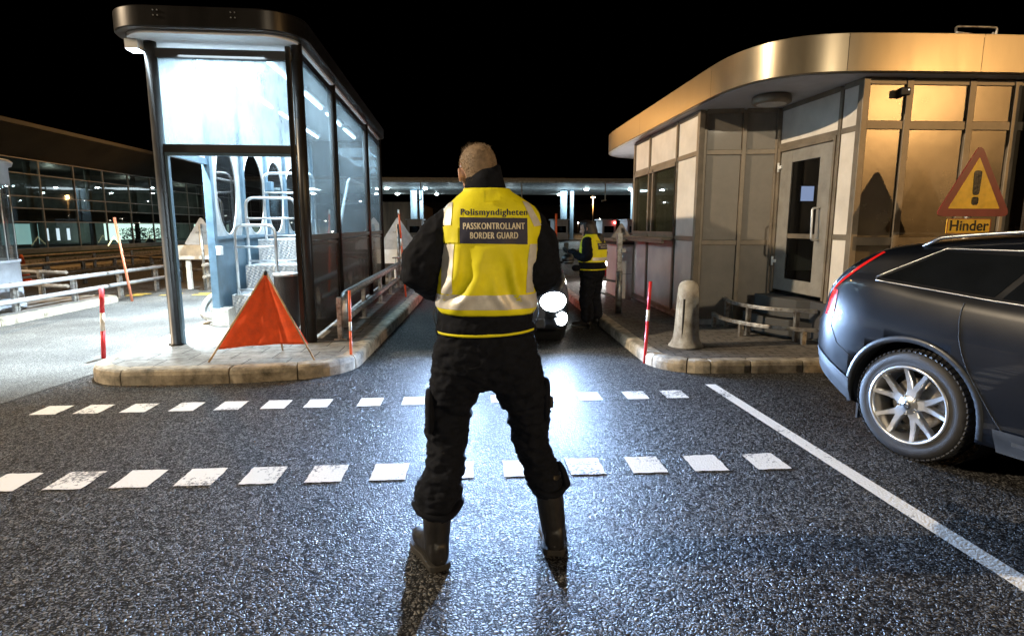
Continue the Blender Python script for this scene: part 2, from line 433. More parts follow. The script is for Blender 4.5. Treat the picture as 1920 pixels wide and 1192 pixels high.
for y in (13.2, 13.5):
    for x in (-7.6, -6.9, -6.2): g.add([(x, y, .008), (x + .35, y, .008), (x + .35, y + .14, .008), (x, y + .14, .008)], [(0, 1, 2, 3)])
struct('yellow_marking', g, M_YPAINT)

def kerb_ring(name, path, closed, stones, h=.15, wd=.16, joint=.012):
    """stone kerb swept along a path, the solid side to the left of travel; real gaps at joints"""
    P = [Vector((x, y, 0)) for x, y in path]
    if closed: P.append(P[0])
    L = [0]
    for a, b in zip(P, P[1:]): L.append(L[-1] + (b - a).length)
    def at(s):
        s = max(0, min(L[-1], s))
        for i in range(len(P) - 1):
            if s <= L[i + 1] + 1e-9:
                t = (s - L[i]) / max(1e-9, L[i + 1] - L[i]); return P[i].lerp(P[i + 1], t)
        return P[-1]
    prof = [(0, -.05), (0, h * .62), (.012, h * .86), (.03, h * .97), (.055, h), (wd, h), (wd, -.05)]
    mb = MB(); s = 0
    while s < L[-1] - .02:
        ln = random.choice(stones); e = min(s + ln, L[-1])
        n = max(2, int((e - s - joint) / .06)); G = []
        dz = random.uniform(-.003, .003)
        for i in range(n + 1):
            q = s + joint / 2 + (e - s - joint) * i / n
            d = (at(q + .05) - at(q - .05)).normalized(); nl = Vector((-d.y, d.x, 0))
            c = at(q)
            inset = .006 if i in (0, n) else 0
            G.append([c + nl * (a + (inset if a < .05 else 0)) + Vector((0, 0, z + (dz if z > 0 else 0) - (inset if z > .1 else 0))) for a, z in prof])
        mb.grid(G, smooth=False)
        for row in (G[0], G[-1]): mb.add(row, [tuple(range(len(row)))])
        s = e
    return struct(name, mb, M_KERB, bevel=0.004)
def island(outline, name_top, m, h, wd=.15):
    # inner paving: inset outline polygon
    n = len(outline); ins = []
    for i in range(n):
        a = Vector(outline[i - 1]); b = Vector(outline[i]); c = Vector(outline[(i + 1) % n])
        d = ((b - a).normalized() + (c - b).normalized())
        d = d.normalized() if d.length > 1e-6 else (c - b).normalized()
        ins.append((b.x - d.y * wd * 1.0, b.y + d.x * wd * 1.0))
    mb = MB(); mb.prism(ins, -.05, h - .006)
    return struct(name_top, mb, m)
# left booth island (counter-clockwise, inside to the left)
il = arc(-1.85, 6.35, .62, -80, 0, 8)[0:] + [(-1.2, 7.2), (-1.12, 9.4), (-1.06, 11.8), (-1.06, 15.2)] + arc(-1.56, 15.2, .5, 10, 90, 5) + [(-3.4, 15.7)] + arc(-3.45, 15.2, .5, 95, 180, 5) + [(-3.95, 12), (-3.9, 8.0)] + arc(-3.28, 6.2, .58, 185, 262, 8) + [(-2.9, 5.62), (-2.2, 5.65)]
kerb_ring('kerb', il, True, [.45, .7, .9, 1.0])
island(il, 'booth_island', M_PAVE, .15)
# right booth island
ir = [(2.5, 5.69), (3.6, 5.65), (8.5, 5.62), (9, 5.62), (9, 16), (2.1, 16), (1.96, 11), (1.92, 6.5)] + arc(2.42, 6.25, .52, 180, 262, 8)
ir = [(2.45, 5.70), (3.6, 5.66), (9, 5.62), (9, 16.5), (2.1, 16.5), (1.95, 11), (1.90, 6.5)] + arc(2.42, 6.22, .52, 185, 262, 8)
kerb_ring('kerb', ir, True, [.42, .55, .75, .9], h=.13)
island(ir, 'booth_island', M_COBB, .13)
# far left island
ifl = [(-7.16, 1), (-7.12, 11.6)] + arc(-7.62, 12.0, .5, 10, 170, 8) + [(-10.5, 11.0), (-10.5, 1)]
kerb_ring('kerb', ifl, True, [.9, 1.0, 1.1], h=.12)
island(ifl, 'booth_island', M_COBB, .12)
# grass verge before the terminal and a few separators
M_GRASS = mat('dark_grass', (0.05, 0.07, 0.03), 0.95, var=.5, vscale=1.5, bump=.04, bscale=25)
g = MB(); g.box((-22.4, 6, 0), (-20.2, 120, .16)); struct('grass_verge', g, M_GRASS)
g = MB(); g.box((-14.6, 20, 0), (-13.6, 60, .14)); g.box((-18.6, 14, 0), (-18.0, 70, .14)); struct('lane_divider', g, M_KERB)
M_HILL = mat('dark_wooded_hill', (0.05, 0.042, 0.033), 1.0, var=.5, vscale=.15, bump=.3, bscale=1.0)
g = MB(); G = []
for i in range(61):
    x = -120 + i * 5; hgt = 7.6 + noise.noise(Vector((x * .03, 1, 1))) * 2.2
    G.append([Vector((x, 150 + noise.noise(Vector((x * .05, 5, 1))) * 6, -.5)), Vector((x, 153, hgt * .6)), Vector((x, 158, hgt)), Vector((x, 175, hgt * .9)), Vector((x, 190, -.5))])
g.grid(G); struct('hill', g, M_HILL)

# ================================================================== LEFT CONTROL BOOTH
M_BROWN = mat('bronze_metal', (0.030, 0.027, 0.025), 0.30, metal=0.8, var=.2, vscale=3, bump=.0008, bscale=20, stretch=(1, 1, .2))
M_PANEL = mat('bronze_panel', (0.040, 0.032, 0.026), 0.22, metal=0.4, var=.35, vscale=2.2, coat=.4, bump=.001, bscale=3)
M_BLUEFR = mat('blue_grey_metal', (0.11, 0.18, 0.24), 0.4, metal=.3, var=.15)
M_POST = mat('dark_post', (0.022, 0.019, 0.017), 0.38, metal=.35, var=.2, vscale=5)
M_DBEAM = mat('dark_beam', (0.018, 0.016, 0.015), 0.5, var=.2)
M_WHITE = mat('white_metal', (0.75, 0.76, 0.76), 0.45, var=.12, vscale=4)
M_SHEET = mat('pale_sheet', (.34, .36, .37), .5, var=.2)
M_SOFF = mat('soffit_white', (0.72, 0.73, 0.74), 0.7, var=.06)
M_ALU = mat('aluminium_tube', (0.72, 0.73, 0.74), 0.32, metal=.85, var=.1, bump=.0006, bscale=80)
M_GALV = mat('galvanised_steel', (0.42, 0.41, 0.39), 0.42, metal=.85, var=.3, vscale=12, dirt=(.14, .11, .09))
M_BLACK = mat('black_plastic', (0.018, 0.018, 0.019), 0.5, var=.2)
def plate_mat():
    m, n, l, b = nmat('tread_plate')
    tc = n.new('ShaderNodeTexCoord')
    rot = n.new('ShaderNodeMapping'); rot.inputs['Rotation'].default_value = (R(45), R(45), R(45)); rot.inputs['Scale'].default_value = (1, 1, 1)
    l.new(tc.outputs['Object'], rot.inputs[0])
    ck = n.new('ShaderNodeTexVoronoi'); ck.inputs['Scale'].default_value = 26; ck.inputs['Randomness'].default_value = .15
    l.new(rot.outputs[0], ck.inputs['Vector'])
    bp = n.new('ShaderNodeBump'); bp.invert = True; bp.inputs['Distance'].default_value = .012
    l.new(ck.outputs['Distance'], bp.inputs['Height']); l.new(bp.outputs[0], b.inputs['Normal'])
    b.inputs['Base Color'].default_value = (.6, .61, .62, 1); b.inputs['Metallic'].default_value = .8; b.inputs['Roughness'].default_value = .35
    return m
M_PLATE = plate_mat()
KO = Vector((-3.44, 6.89, 0)); KA = R(1.8); KC, KS = math.cos(KA), math.sin(KA)
def K(p): return Vector((KO.x + p[0] * KC - p[1] * KS, KO.y + p[0] * KS + p[1] * KC, p[2]))
kb = empty('control_booth', (-3.44, 6.89, .15), 'narrow glazed booth of dark bronze posts with a rounded flat roof, lit cold white inside', 'booth')
W_, L_ = 1.53, 7.1
def kp(name, mb, m, par=None, bevel=0, label=None): return mb.xf(K).build(name, m, par or kb, bevel, label)
SY = [0.0, 1.85, 5.0, 7.1]
for i, y in enumerate(SY):
    kp('post', MB().lathe((W_, y, .14), [(.058, 0), (.058, 3.34)], 20), M_POST)
kp('post', MB().lathe((0, 0, .14), [(.085, 0), (.085, .02), (.062, .03), (.062, 3.34)], 20), M_POST)
kp('post', MB().lathe((0, 7.1, .14), [(.058, 0), (.058, 3.34)], 20), M_POST)
kp('mullion', MB().box((W_ - .12, -.035, .15), (W_ - .062, .05, 3.45)), M_BROWN, bevel=.008)
# front frame
f = MB().box((.05, -.03, 3.30), (W_ - .05, .05, 3.40)); kp('front_beam', f, M_DBEAM, bevel=.006)
f = MB().box((.05, -.03, 2.31), (W_ - .05, .05, 2.40)); kp('front_beam', f, M_DBEAM, bevel=.006)
kp('front_pane', MB().box((.06, .005, 2.40), (W_ - .12, .015, 3.30)), M_FROST)
kp('door_frame', MB().box((.06, -.02, .15), (.085, .04, 2.31)).box((.085, -.02, 2.28), (W_ - .12, .04, 2.31)), M_BLUEFR)
# right side: panes over bronze panels
for a, b in zip(SY, SY[1:]):
    sub = [a, b]
    kp('side_pane', MB().box((W_ - .006, a + .06, 1.40), (W_ + .006, b - .06, 3.36)), M_GLASS)
    fr = MB().box((W_ - .03, a + .05, 1.34), (W_ + .03, b - .05, 1.41)).box((W_ - .03, a + .05, 3.34), (W_ + .03, b - .05, 3.42))
    fr.box((W_ - .025, a + .055, 1.41), (W_ + .025, a + .085, 3.34)).box((W_ - .025, b - .085, 1.41), (W_ + .025, b - .055, 3.34))
    kp('side_frame', fr, M_BROWN)
    pn = MB().box((W_ - .02, a + .07, .19), (W_ + .012, b - .07, 1.335))
    kp('lower_panel', pn, M_PANEL, bevel=.006)
    mid = MB().box((W_ - .01, a + .09, 1.27), (W_ + .02, b - .09, 1.30)).box((W_ + .013, a + .09, .24), (W_ + .022, a + .12, 1.27)).box((W_ + .013, b - .12, .24), (W_ + .022, b - .09, 1.27))
    kp('panel_trim', mid, M_BROWN)
# left side: doorway, then white sheets with oval openings over blue-grey panels
LY = [1.25, 2.45, 3.6, 4.75, 5.9, 7.0]
for y in LY: kp('inner_post', MB().box((-.05, y - .05, .15), (.05, y + .05, 3.45)), M_BLUEFR, bevel=.006)
kp('transom', MB().box((-.03, .06, 2.30), (.03, 1.2, 2.38)), M_BLUEFR)
kp('upper_sheet', MB().box((-.008, .06, 2.38), (.004, 1.2, 3.42)), M_WHITE)
for a, b in zip(LY, LY[1:]):
    y0, y1 = a + .05, b - .05; cy = (y0 + y1) / 2
    N = 40; mb = MB(); x = 0
    ow = .36 if a < 1.5 else .47
    inner = [(cy + ow * math.cos(2 * math.pi * i / N), 2.02 + .62 * math.sin(2 * math.pi * i / N)) for i in range(N)]
    outer = []
    for i in range(N):
        c, s_ = math.cos(2 * math.pi * i / N), math.sin(2 * math.pi * i / N)
        hw, zl, zh = (y1 - y0) / 2, 1.36, 3.42
        t = min(hw / max(abs(c), 1e-6), ((zh - 2.02) if s_ > 0 else (2.02 - zl)) / max(abs(s_), 1e-6))
        outer.append((cy + c * t, 2.02 + s_ * t))
    for xx in (-.006, .006):
        mb.add([(xx, p[0], p[1]) for p in outer] + [(xx, p[0], p[1]) for p in inner], [(i, (i + 1) % N, (i + 1) % N + N, i + N) for i in range(N)])
    sh = kp('window_sheet', mb, M_SHEET)
    kp('oval_rim', MB().tube([(0, cy + (ow + .01) * math.cos(t), 2.02 + .63 * math.sin(t)) for t in [2 * math.pi * i / 40 for i in range(41)]], .014, 6, False), M_ALU, sh)
    kp('oval_pane', MB().add([(0, p[0], p[1]) for p in inner], [tuple(range(N))]), M_DGLASS, sh)
    kp('inner_panel', MB().box((-.02, y0, .2), (.02, y1, 1.33)), M_BLUEFR, bevel=.004)
kp('panel_rail', MB().box((-.04, 1.3, 1.33), (.045, 7.0, 1.37)), M_BLUEFR)
# back
kp('back_panel', MB().box((.05, 7.08, .2), (W_ - .05, 7.11, 1.33)), M_BLUEFR)
kp('back_pane', MB().box((.05, 7.09, 1.37), (W_ - .05, 7.10, 3.40)), M_GLASS)
# roof
ro = rrect(-.30, -.42, W_ + .14, L_ + .3, .42, 10)
n = len(ro); G = []
for off, z in ((.10, 3.492), (.012, 3.492), (0, 3.504), (0, 3.60), (0, 3.685), (.015, 3.70), (.10, 3.702)):
    row = []
    for i in range(n):
        a = Vector(ro[i - 1]); c = Vector(ro[(i + 1) % n]); d = (c - a).normalized()
        row.append(Vector((ro[i][0] - d.y * off, ro[i][1] + d.x * off, z)))
    G.append(row)
mb = MB()
for a, b in ((0, 1), (1, 2), (2, 4), (4, 5), (5, 6)): mb.grid(G[a:b + 1], True, True)
mb.add(G[-1], [tuple(range(n))])
rf = mb.xf(K).build('roof', M_BROWN, kb, weld=0)
ri = rrect(-.20, -.32, W_ + .04, L_ + .2, .34, 10)
kp('ceiling', MB().prism(ri, 3.462, 3.51), M_SOFF, rf)
for y, x in [(-.424, .25), (-.424, .29), (-.424, 1.0), (-.424, 1.04)]:
    for z in (3.60, 3.65): kp('rivet', MB().lathe((x, y, z), [(.006, -.004), (.006, .004)], 8, 'y'), M_ALU, rf)
# light fittings
M_TUBE = emis('fluorescent_tube', COOL, 30)
for x in (.35, 1.12):
    for y in (.9, 2.5, 4.1, 5.7):
        fx = kp('ceiling_light', MB().box((x - .07, y - .62, 3.40), (x + .07, y + .62, 3.455)), M_WHITE, label='slim fluorescent light fitting on the booth ceiling')
        kp('tube', MB().tube([(x, y - .58, 3.385), (x, y + .58, 3.385)], .02, 8), M_TUBE, fx)
fl = kp('floodlight', MB().box((-.2, -.12, 3.36), (-.07, .04, 3.46)), M_WHITE)
kp('lens', MB().box((-.19, -.11, 3.352), (-.08, .03, 3.361)), emis('flood_lens', COOL, 60), fl)
for y in (.8, 3.2, 5.8):
    q = K((W_ / 2, y, 3.33)); lamp('AREA', q, 165, COOL, (q.x, q.y, 0), .9, sizey=1.8)
# floodlights under the left eave onto the outer lane
for y in (.75, 4.6):
    q = K((-.42, y, 3.44)); lamp('SPOT', q, 5500, COOL, (q.x - 1.2, q.y + .4, 0), .06, 100, .9)
# small fittings on the inner posts
sb = kp('dispenser', MB().box((.05, 1.2, 1.12), (.10, 1.32, 1.24)), M_WHITE, bevel=.008)
kp('wall_box', MB().box((.05, 3.55, 2.1), (.13, 3.7, 2.26)), M_BLUEFR, bevel=.008)

# stairs inside the booth
st = empty('boarding_stairs', K((.45, 1.5, .15)), 'bright tread plate stairs with three arched tube handrails inside the glazed booth', 'stairs')
def stp(name, mb, m, par=None, bevel=0): return mb.xf(K).build(name, m, par or st, bevel)
HX = [(.20, .74, 1.52), (.17, .88, 1.92), (.24, 1.02, 2.33)]
for i, (y0, y1, z) in enumerate([(1.45, 2.05, .56), (2.05, 2.7, .93), (2.7, 4.2, 1.30)]):
    stp('step', MB().box((.12, y0, .145), (1.10, y1 - .005, z)), M_PLATE, bevel=.006)
    x0, x1, zt = HX[i]; yy = y0 + .05
    hp = fillet([(x0, yy, z), (x0, yy, zt), (x1, yy, zt), (x1, yy, z)], .13, 7)
    h = stp('handrail', MB().tube(hp, .021, 12), M_ALU)
    stp('crossbar', MB().tube([(x0, yy, zt - .3), (x1, yy, zt - .3)], .015, 8), M_ALU, h)
    stp('crossbar', MB().tube([(x0, yy, z + .06), (x1, yy, z + .06)], .015, 8), M_ALU, h)
stp('side_rail', MB().tube(fillet([(1.25, 2.3, .5), (1.25, 4.6, 2.4), (1.25, 6.4, 2.4)], .2), .03, 10), M_WHITE)
# bollard-like litter bin
b_ = K((1.02, .9, .15))
bn = empty('litter_bin', b_, 'dark perforated round litter bin with a pale rim behind the orange sign', 'litter bin')
MB().lathe(b_, [(.13, .02), (.145, .05), (.15, .70), (.155, .72)], 32).build('bin_body', mat('bin_mesh', (.05, .045, .045), .5, metal=.6, bump=.01, bscale=70), bn)
MB().lathe(b_, [(.158, .715), (.165, .73), (.16, .75), (.13, .75), (.125, .70)], 32, caps=False).build('rim', M_ALU, bn)
MB().tube([b_ + Vector((-.13, -.02, .68)), b_ + Vector((-.15, -.02, .8)), b_ + Vector((-.12, .0, .86))], .006, 6).build('handle', M_ALU, bn)
# bent guard pipe and block by the left doorway
pg = empty('hoop_guard', (-3.55, 8.35, .15), 'short bent steel tube guard on a concrete block beside the open side of the booth', 'guard rail')
MB().tube(fillet([(-3.44, 9.4, .52), (-3.75, 8.5, .52), (-3.80, 8.3, .26), (-3.45, 8.25, .24)], .14, 8), .045, 14).build('tube', M_GALV, pg)
MB().box((-3.56, 8.08, .15), (-3.32, 8.32, .40)).build('block', M_CONC, pg, .01)

# pipe rail along the bronze wall
pr = empty('pipe_rail', (-1.55, 7.2, .15), 'thick rounded steel pipe rail running along the bronze booth wall', 'guard rail')
def rx(y): return -1.56 - .012 * (y - 7)
MB().tube(fillet([(rx(7.1), 7.1, .3), (rx(7.1), 7.1, .68), (rx(13.2), 13.2, .68)], .16, 8), .05, 16).build('top_rail', M_GALV, pr)
MB().tube([(rx(7.1), 7.12, .38), (rx(13.2), 13.2, .38)], .04, 12).build('lower_rail', M_GALV, pr)
for y in (7.1, 8.8, 10.5, 11.9, 13.2):
    MB().bar((rx(y) - .05, y, .15), (rx(y) - .05, y, .66), .05, .10).box((rx(y) - .12, y - .06, .145), (rx(y) + .03, y + .06, .16)).build('post', M_GALV, pr)
# far barrier panel at the end of the rail, vertical bars
fb = empty('barrier_fence', (-1.4, 13.4, 0), 'low red lit barrier of vertical bars between pipe rail and guard sleeve', 'fence')
bm_ = MB()
for i in range(9): bm_.tube([(-1.75 + i * .09, 13.5 + i * .13, .1), (-1.75 + i * .09, 13.5 + i * .13, .8)], .012, 6)
bm_.tube([(-1.8, 13.4, .8), (-.95, 14.6, .8)], .02, 8).tube([(-1.8, 13.4, .15), (-.95, 14.6, .15)], .02, 8)
bm_.build('bars', M_GALV, fb)

# ================================================================== RIGHT BOOTH
M_GOLD = mat('fascia_metal', (0.28, 0.23, 0.16), 0.30, metal=.75, var=.05, vscale=5, bump=.0012, bscale=1.6, stretch=(1, 1, .25))
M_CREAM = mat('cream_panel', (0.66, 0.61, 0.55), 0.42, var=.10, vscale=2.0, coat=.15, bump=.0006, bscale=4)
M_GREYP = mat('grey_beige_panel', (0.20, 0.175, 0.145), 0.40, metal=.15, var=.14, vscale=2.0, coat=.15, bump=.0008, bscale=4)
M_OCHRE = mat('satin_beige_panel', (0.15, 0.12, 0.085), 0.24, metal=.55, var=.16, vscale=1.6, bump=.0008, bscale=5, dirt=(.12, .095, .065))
M_MULL = mat('mullion_beige', (0.22, 0.18, 0.135), 0.42, metal=.4, var=.2, vscale=3)
M_DARKSLOT = mat('dark_shadow_gap', (0.03, 0.025, 0.02), .7)
rb = empty('gatehouse', (3.12, 8.0, .13), 'beige panelled gatehouse with a curved gold lit roof edge and glazed door', 'building')
def bp_(name, mb, m, par=None, bevel=0, label=None): return mb.build(name, m, par or rb, bevel, label)
ZB, ZT = .12, 3.06
XL, YC, YI, XD, YF, YB = 3.12, 8.02, 7.84, 4.14, 6.23, 11.2
def wall(name, p0, p1, xs, zs, pm, gap=.02, mw=.055, proud=.03, skip=(), rails=None):
    """a wall from p0 to p1: mullions at xs (m along), rails at zs, a panel in every cell; outward normal to the right of travel"""
    p0 = Vector((*p0, 0)); p1 = Vector((*p1, 0)); d = (p1 - p0).normalized(); nr = Vector((d.y, -d.x, 0))
    def Q(s, z, o): return p0 + d * s + nr * o + Vector((0, 0, z))
    def cube(mb, s0, s1, z0, z1, o0, o1):
        vs = [Q(s0, z0, o0), Q(s1, z0, o0), Q(s1, z0, o1), Q(s0, z0, o1), Q(s0, z1, o0), Q(s1, z1, o0), Q(s1, z1, o1), Q(s0, z1, o1)]
        mb.add(vs, [(0, 3, 2, 1), (4, 5, 6, 7), (0, 1, 5, 4), (1, 2, 6, 5), (2, 3, 7, 6), (3, 0, 4, 7)])
    bk = MB(); 
    for i in range(len(xs) - 1):
        for j in range(len(zs) - 1):
            if (i, j) in skip: continue
            m = pm(i, j) if callable(pm) else pm
            mb = MB(); cube(mb, xs[i] + mw / 2 + gap * .3, xs[i + 1] - mw / 2 - gap * .3, zs[j] + mw / 2 + gap * .3, zs[j + 1] - mw / 2 - gap * .3, -.03, 0)
            bp_('panel', mb, m, bevel=.003)
            cube(bk, xs[i], xs[i + 1], zs[j], zs[j + 1], -.07, -.035)
    for s in xs:
        mb = MB(); cube(mb, s - mw / 2, s + mw / 2, zs[0], zs[-1], -.04, proud); bp_('mullion', mb, M_MULL, bevel=.004)
    for z in zs:
        mb = MB()
        for a, b in zip(xs, xs[1:]): cube(mb, a + mw / 2, b - mw / 2, z - mw * .6, z + mw * .6, -.04, proud * .6)
        bp_('rail', mb, M_MULL, bevel=.004)
    bp_('wall_backing', bk, M_DARKSLOT)
    return Q, cube
# left face (travel from back to front so the outside is -X)
zs = [.20, 1.33, 2.50, 3.04]
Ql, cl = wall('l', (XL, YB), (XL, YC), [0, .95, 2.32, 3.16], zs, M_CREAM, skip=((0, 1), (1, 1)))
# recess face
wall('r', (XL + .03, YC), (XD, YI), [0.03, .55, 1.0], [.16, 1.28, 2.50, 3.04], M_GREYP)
# door face
def door_p(i, j): return M_CREAM
YP = [0, .09, 1.22, 1.56]
wall('d', (XD, YI), (XD + .05, YF), [0.02, 1.26, 1.58], [.16, 1.38, 2.56, 3.04], door_p, skip=((0, 0), (0, 1)), mw=.05, proud=.015)
# front wall
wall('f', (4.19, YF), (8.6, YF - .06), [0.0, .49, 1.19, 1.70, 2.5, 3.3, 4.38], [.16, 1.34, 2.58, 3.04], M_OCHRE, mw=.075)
# curved far end of the left face
endp = [(XL, YB)] + [(XL + .9 - .9 * math.cos(R(a)), YB + .9 * math.sin(R(a))) for a in range(15, 91, 15)] + [(8.6, YB + .9)]
mb = MB()
for (a, b) in zip(endp, endp[1:]):
    mb.add([(*a, .16), (*b, .16), (*b, 3.04), (*a, 3.04)], [(0, 1, 2, 3)])
bp_('end_wall', mb, M_CREAM)
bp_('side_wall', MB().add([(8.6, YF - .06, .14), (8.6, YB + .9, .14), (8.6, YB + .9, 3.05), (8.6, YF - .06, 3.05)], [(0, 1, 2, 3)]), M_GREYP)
plinth = [(XL - .02, YC - .02), (XD - .01, YI - .03), (XD + .04, YF - .03), (8.62, YF - .09), (8.62, YB + .92)] + [(x, y) for x, y in endp[::-1][1:]]
bp_('plinth', MB().prism([(x, y) for x, y in plinth], .125, .20), M_CONC)
bp_('inner_floor', MB().prism([(XL + .1, YC + .1), (XD + .1, YI + .1), (XD + .2, YF + .2), (8.5, YF + .2), (8.5, YB), (XL + .1, YB)], .60, .64), M_DARKSLOT)
# corner posts
bp_('corner_post', MB().box((XL - .035, YC - .05, .13), (XL + .04, YC + .03, 3.055)), M_MULL, bevel=.006)
bp_('corner_post', MB().box((4.15, YF - .05, .13), (4.225, YF + .03, 3.055)), M_MULL, bevel=.006)
bp_('corner_post', MB().box((XD - .05, YI - .04, .13), (XD + .03, YI + .03, 3.055)), M_MULL, bevel=.006)
# sliding window on the left face: opening y from YB down to YC+.84
wy0, wy1, wz0, wz1 = YC + .86, YB - .05, 1.36, 2.47
wfr = MB()
for y in (wy0, (wy0 + wy1) / 2, wy1): wfr.box((XL - .03, y - .03, wz0), (XL + .05, y + .03, wz1))
wfr.box((XL - .03, wy0 + .03, wz0), (XL + .05, wy1 - .03, wz0 + .06)).box((XL - .03, wy0 + .03, wz1 - .06), (XL + .05, wy1 - .03, wz1))
wn_ = bp_('window', wfr, M_MULL, bevel=.003)
M_WGLASS = glass_mat('window_glass', tint=(.8, .85, .8), dust_haze=.05, tr=.75, base=(.4, .38, .3))
bp_('pane', MB().box((XL + .005, wy0 + .03, wz0 + .06), (XL + .012, (wy0 + wy1) / 2 - .03, wz1 - .06)), M_WGLASS, wn_)
bp_('pane', MB().box((XL + .025, (wy0 + wy1) / 2 + .03, wz0 + .06), (XL + .032, wy1 - .03, wz1 - .06)), M_WGLASS, wn_)
bp_('window_ledge', MB().box((XL - .22, wy0 - .05, 1.29), (XL - .035, wy1 + .1, 1.33)).box((XL - .20, wy0, 1.24), (XL - .16, wy1, 1.29)), M_MULL, bevel=.008)
bp_('interior_wall', MB().box((XL + .9, YC + .3, .64), (XL + .93, YB, 3.0)), mat('inner_wall', (.35, .33, .25), .8))
bp_('interior_counter', MB().box((XL + .1, YC + .3, 1.3), (XL + .6, YB - .1, 1.38)), M_MULL)
for y in (9.3, 10.3): bp_('interior_post', MB().box((XL + .75, y, 1.38), (XL + .80, y + .08, 3.0)), M_CREAM)
q = (XL + .5, 10.2, 2.9); lamp('POINT', q, 14, (1, .85, .5), None, .04)
# door
dr0, dr1 = YI - .10, YI - 1.20
def DX(y): return XD + (YI - y) / (YI - YF) * .05
def dbox(mb, y0, y1, z0, z1, o0, o1): return mb.add([(DX(y) - o, y, z) for z in (z0, z1) for y, o in ((y0, o0), (y1, o0), (y1, o1), (y0, o1))], [(0, 3, 2, 1), (4, 5, 6, 7), (0, 1, 5, 4), (1, 2, 6, 5), (2, 3, 7, 6), (3, 0, 4, 7)])
fr = MB(); dbox(fr, YI - .04, dr0, .62, 2.53, -.04, .03); dbox(fr, dr1, YI - 1.235, .62, 2.53, -.04, .03); dbox(fr, dr0, dr1, 2.48, 2.53, -.04, .03)
bp_('door_frame', fr, M_MULL, bevel=.004)
lf = MB(); dbox(lf, dr0 - .01, dr0 - .27, .66, 2.47, -.02, .015); dbox(lf, dr1 + .24, dr1 + .01, .66, 2.47, -.02, .015)
dbox(lf, dr0 - .27, dr1 + .24, 2.32, 2.47, -.02, .015); dbox(lf, dr0 - .27, dr1 + .24, .66, .82, -.02, .015)
M_DOOR = mat('door_grey', (.30, .28, .25), .4, metal=.3, var=.12)
dl = bp_('door', lf, M_DOOR, bevel=.004)
M_DOORG = glass_mat('door_glass', tint=(.7, .75, .8), dust_haze=.02, tr=.6, base=(.2, .2, .2))
gm = MB(); dbox(gm, dr0 - .27, dr1 + .24, .82, 2.32, -.006, .0); bp_('glass', gm, M_DOORG, dl)
hx = DX(dr1 + .18) - .02
bp_('handle', MB().tube(fillet([(hx, dr1 + .15, 1.34), (hx - .09, dr1 + .15, 1.34), (hx - .09, dr1 + .17, 1.72), (hx, dr1 + .17, 1.72)], .035, 6), .013, 10), M_ALU, dl)
for z in (.98, 2.22): bp_('hinge', MB().tube([(DX(dr0) - .04, dr0, z), (DX(dr0) - .04, dr0, z + .12)], .014, 10).box((DX(dr0) - .04, dr0 - .06, z + .04), (DX(dr0) - .018, dr0 + .01, z + .08)), M_WHITE, dl)
bp_('door_base', MB().box((XD - .015, YF + .06, .15), (XD + .07, YI - .05, .60)), mat('door_base_dark', (.05, .05, .055), .6))
# screen inside
sc_ = bp_('monitor', MB().box((4.77, 8.35, 1.84), (5.01, 8.39, 2.10)), M_BLACK)
bp_('screen', MB().box((4.79, 8.342, 1.87), (4.98, 8.348, 2.08)), emis('lit_screen', (.6, .7, 1.0), 2.2), sc_)
bp_('notice', MB().box((5.06, 8.30, 1.25), (5.18, 8.31, 1.62)), emis('glowing_paper', (.8, .65, .4), .25))  # paper glows by itself; its lighting is put into the material
# roof fascia, swept along a curved plan
rp = [(9.2, 5.95), (6.4, 5.97), (5.05, 5.98), (4.3, 6.0)] + [(3.88, 6.03), (3.62, 6.09), (3.40, 6.19), (3.22, 6.35), (3.10, 6.55), (3.02, 6.8), (2.97, 7.1), (2.955, 7.5), (2.95, 8.2), (2.94, 9.3), (2.93, 10.5), (2.92, 11.6), (2.92, 12.4)] + [(2.98, 12.95), (3.15, 13.4), (3.45, 13.7), (3.85, 13.85), (4.4, 13.85), (9.2, 13.8)]
def smooth_path(P, it=2):
    for _ in range(it):
        o = [P[0]]
        for a, b in zip(P, P[1:]): o += [(a[0] * .75 + b[0] * .25, a[1] * .75 + b[1] * .25), (a[0] * .25 + b[0] * .75, a[1] * .25 + b[1] * .75)]
        P = o + [P[-1]]
    return P
rps = smooth_path(rp)
def offs(P, d):
    out = []
    for i, p in enumerate(P):
        a = Vector(P[max(0, i - 1)]); b = Vector(P[min(len(P) - 1, i + 1)]); t = (b - a).normalized()
        out.append((p[0] - t.y * d, p[1] + t.x * d))
    return out
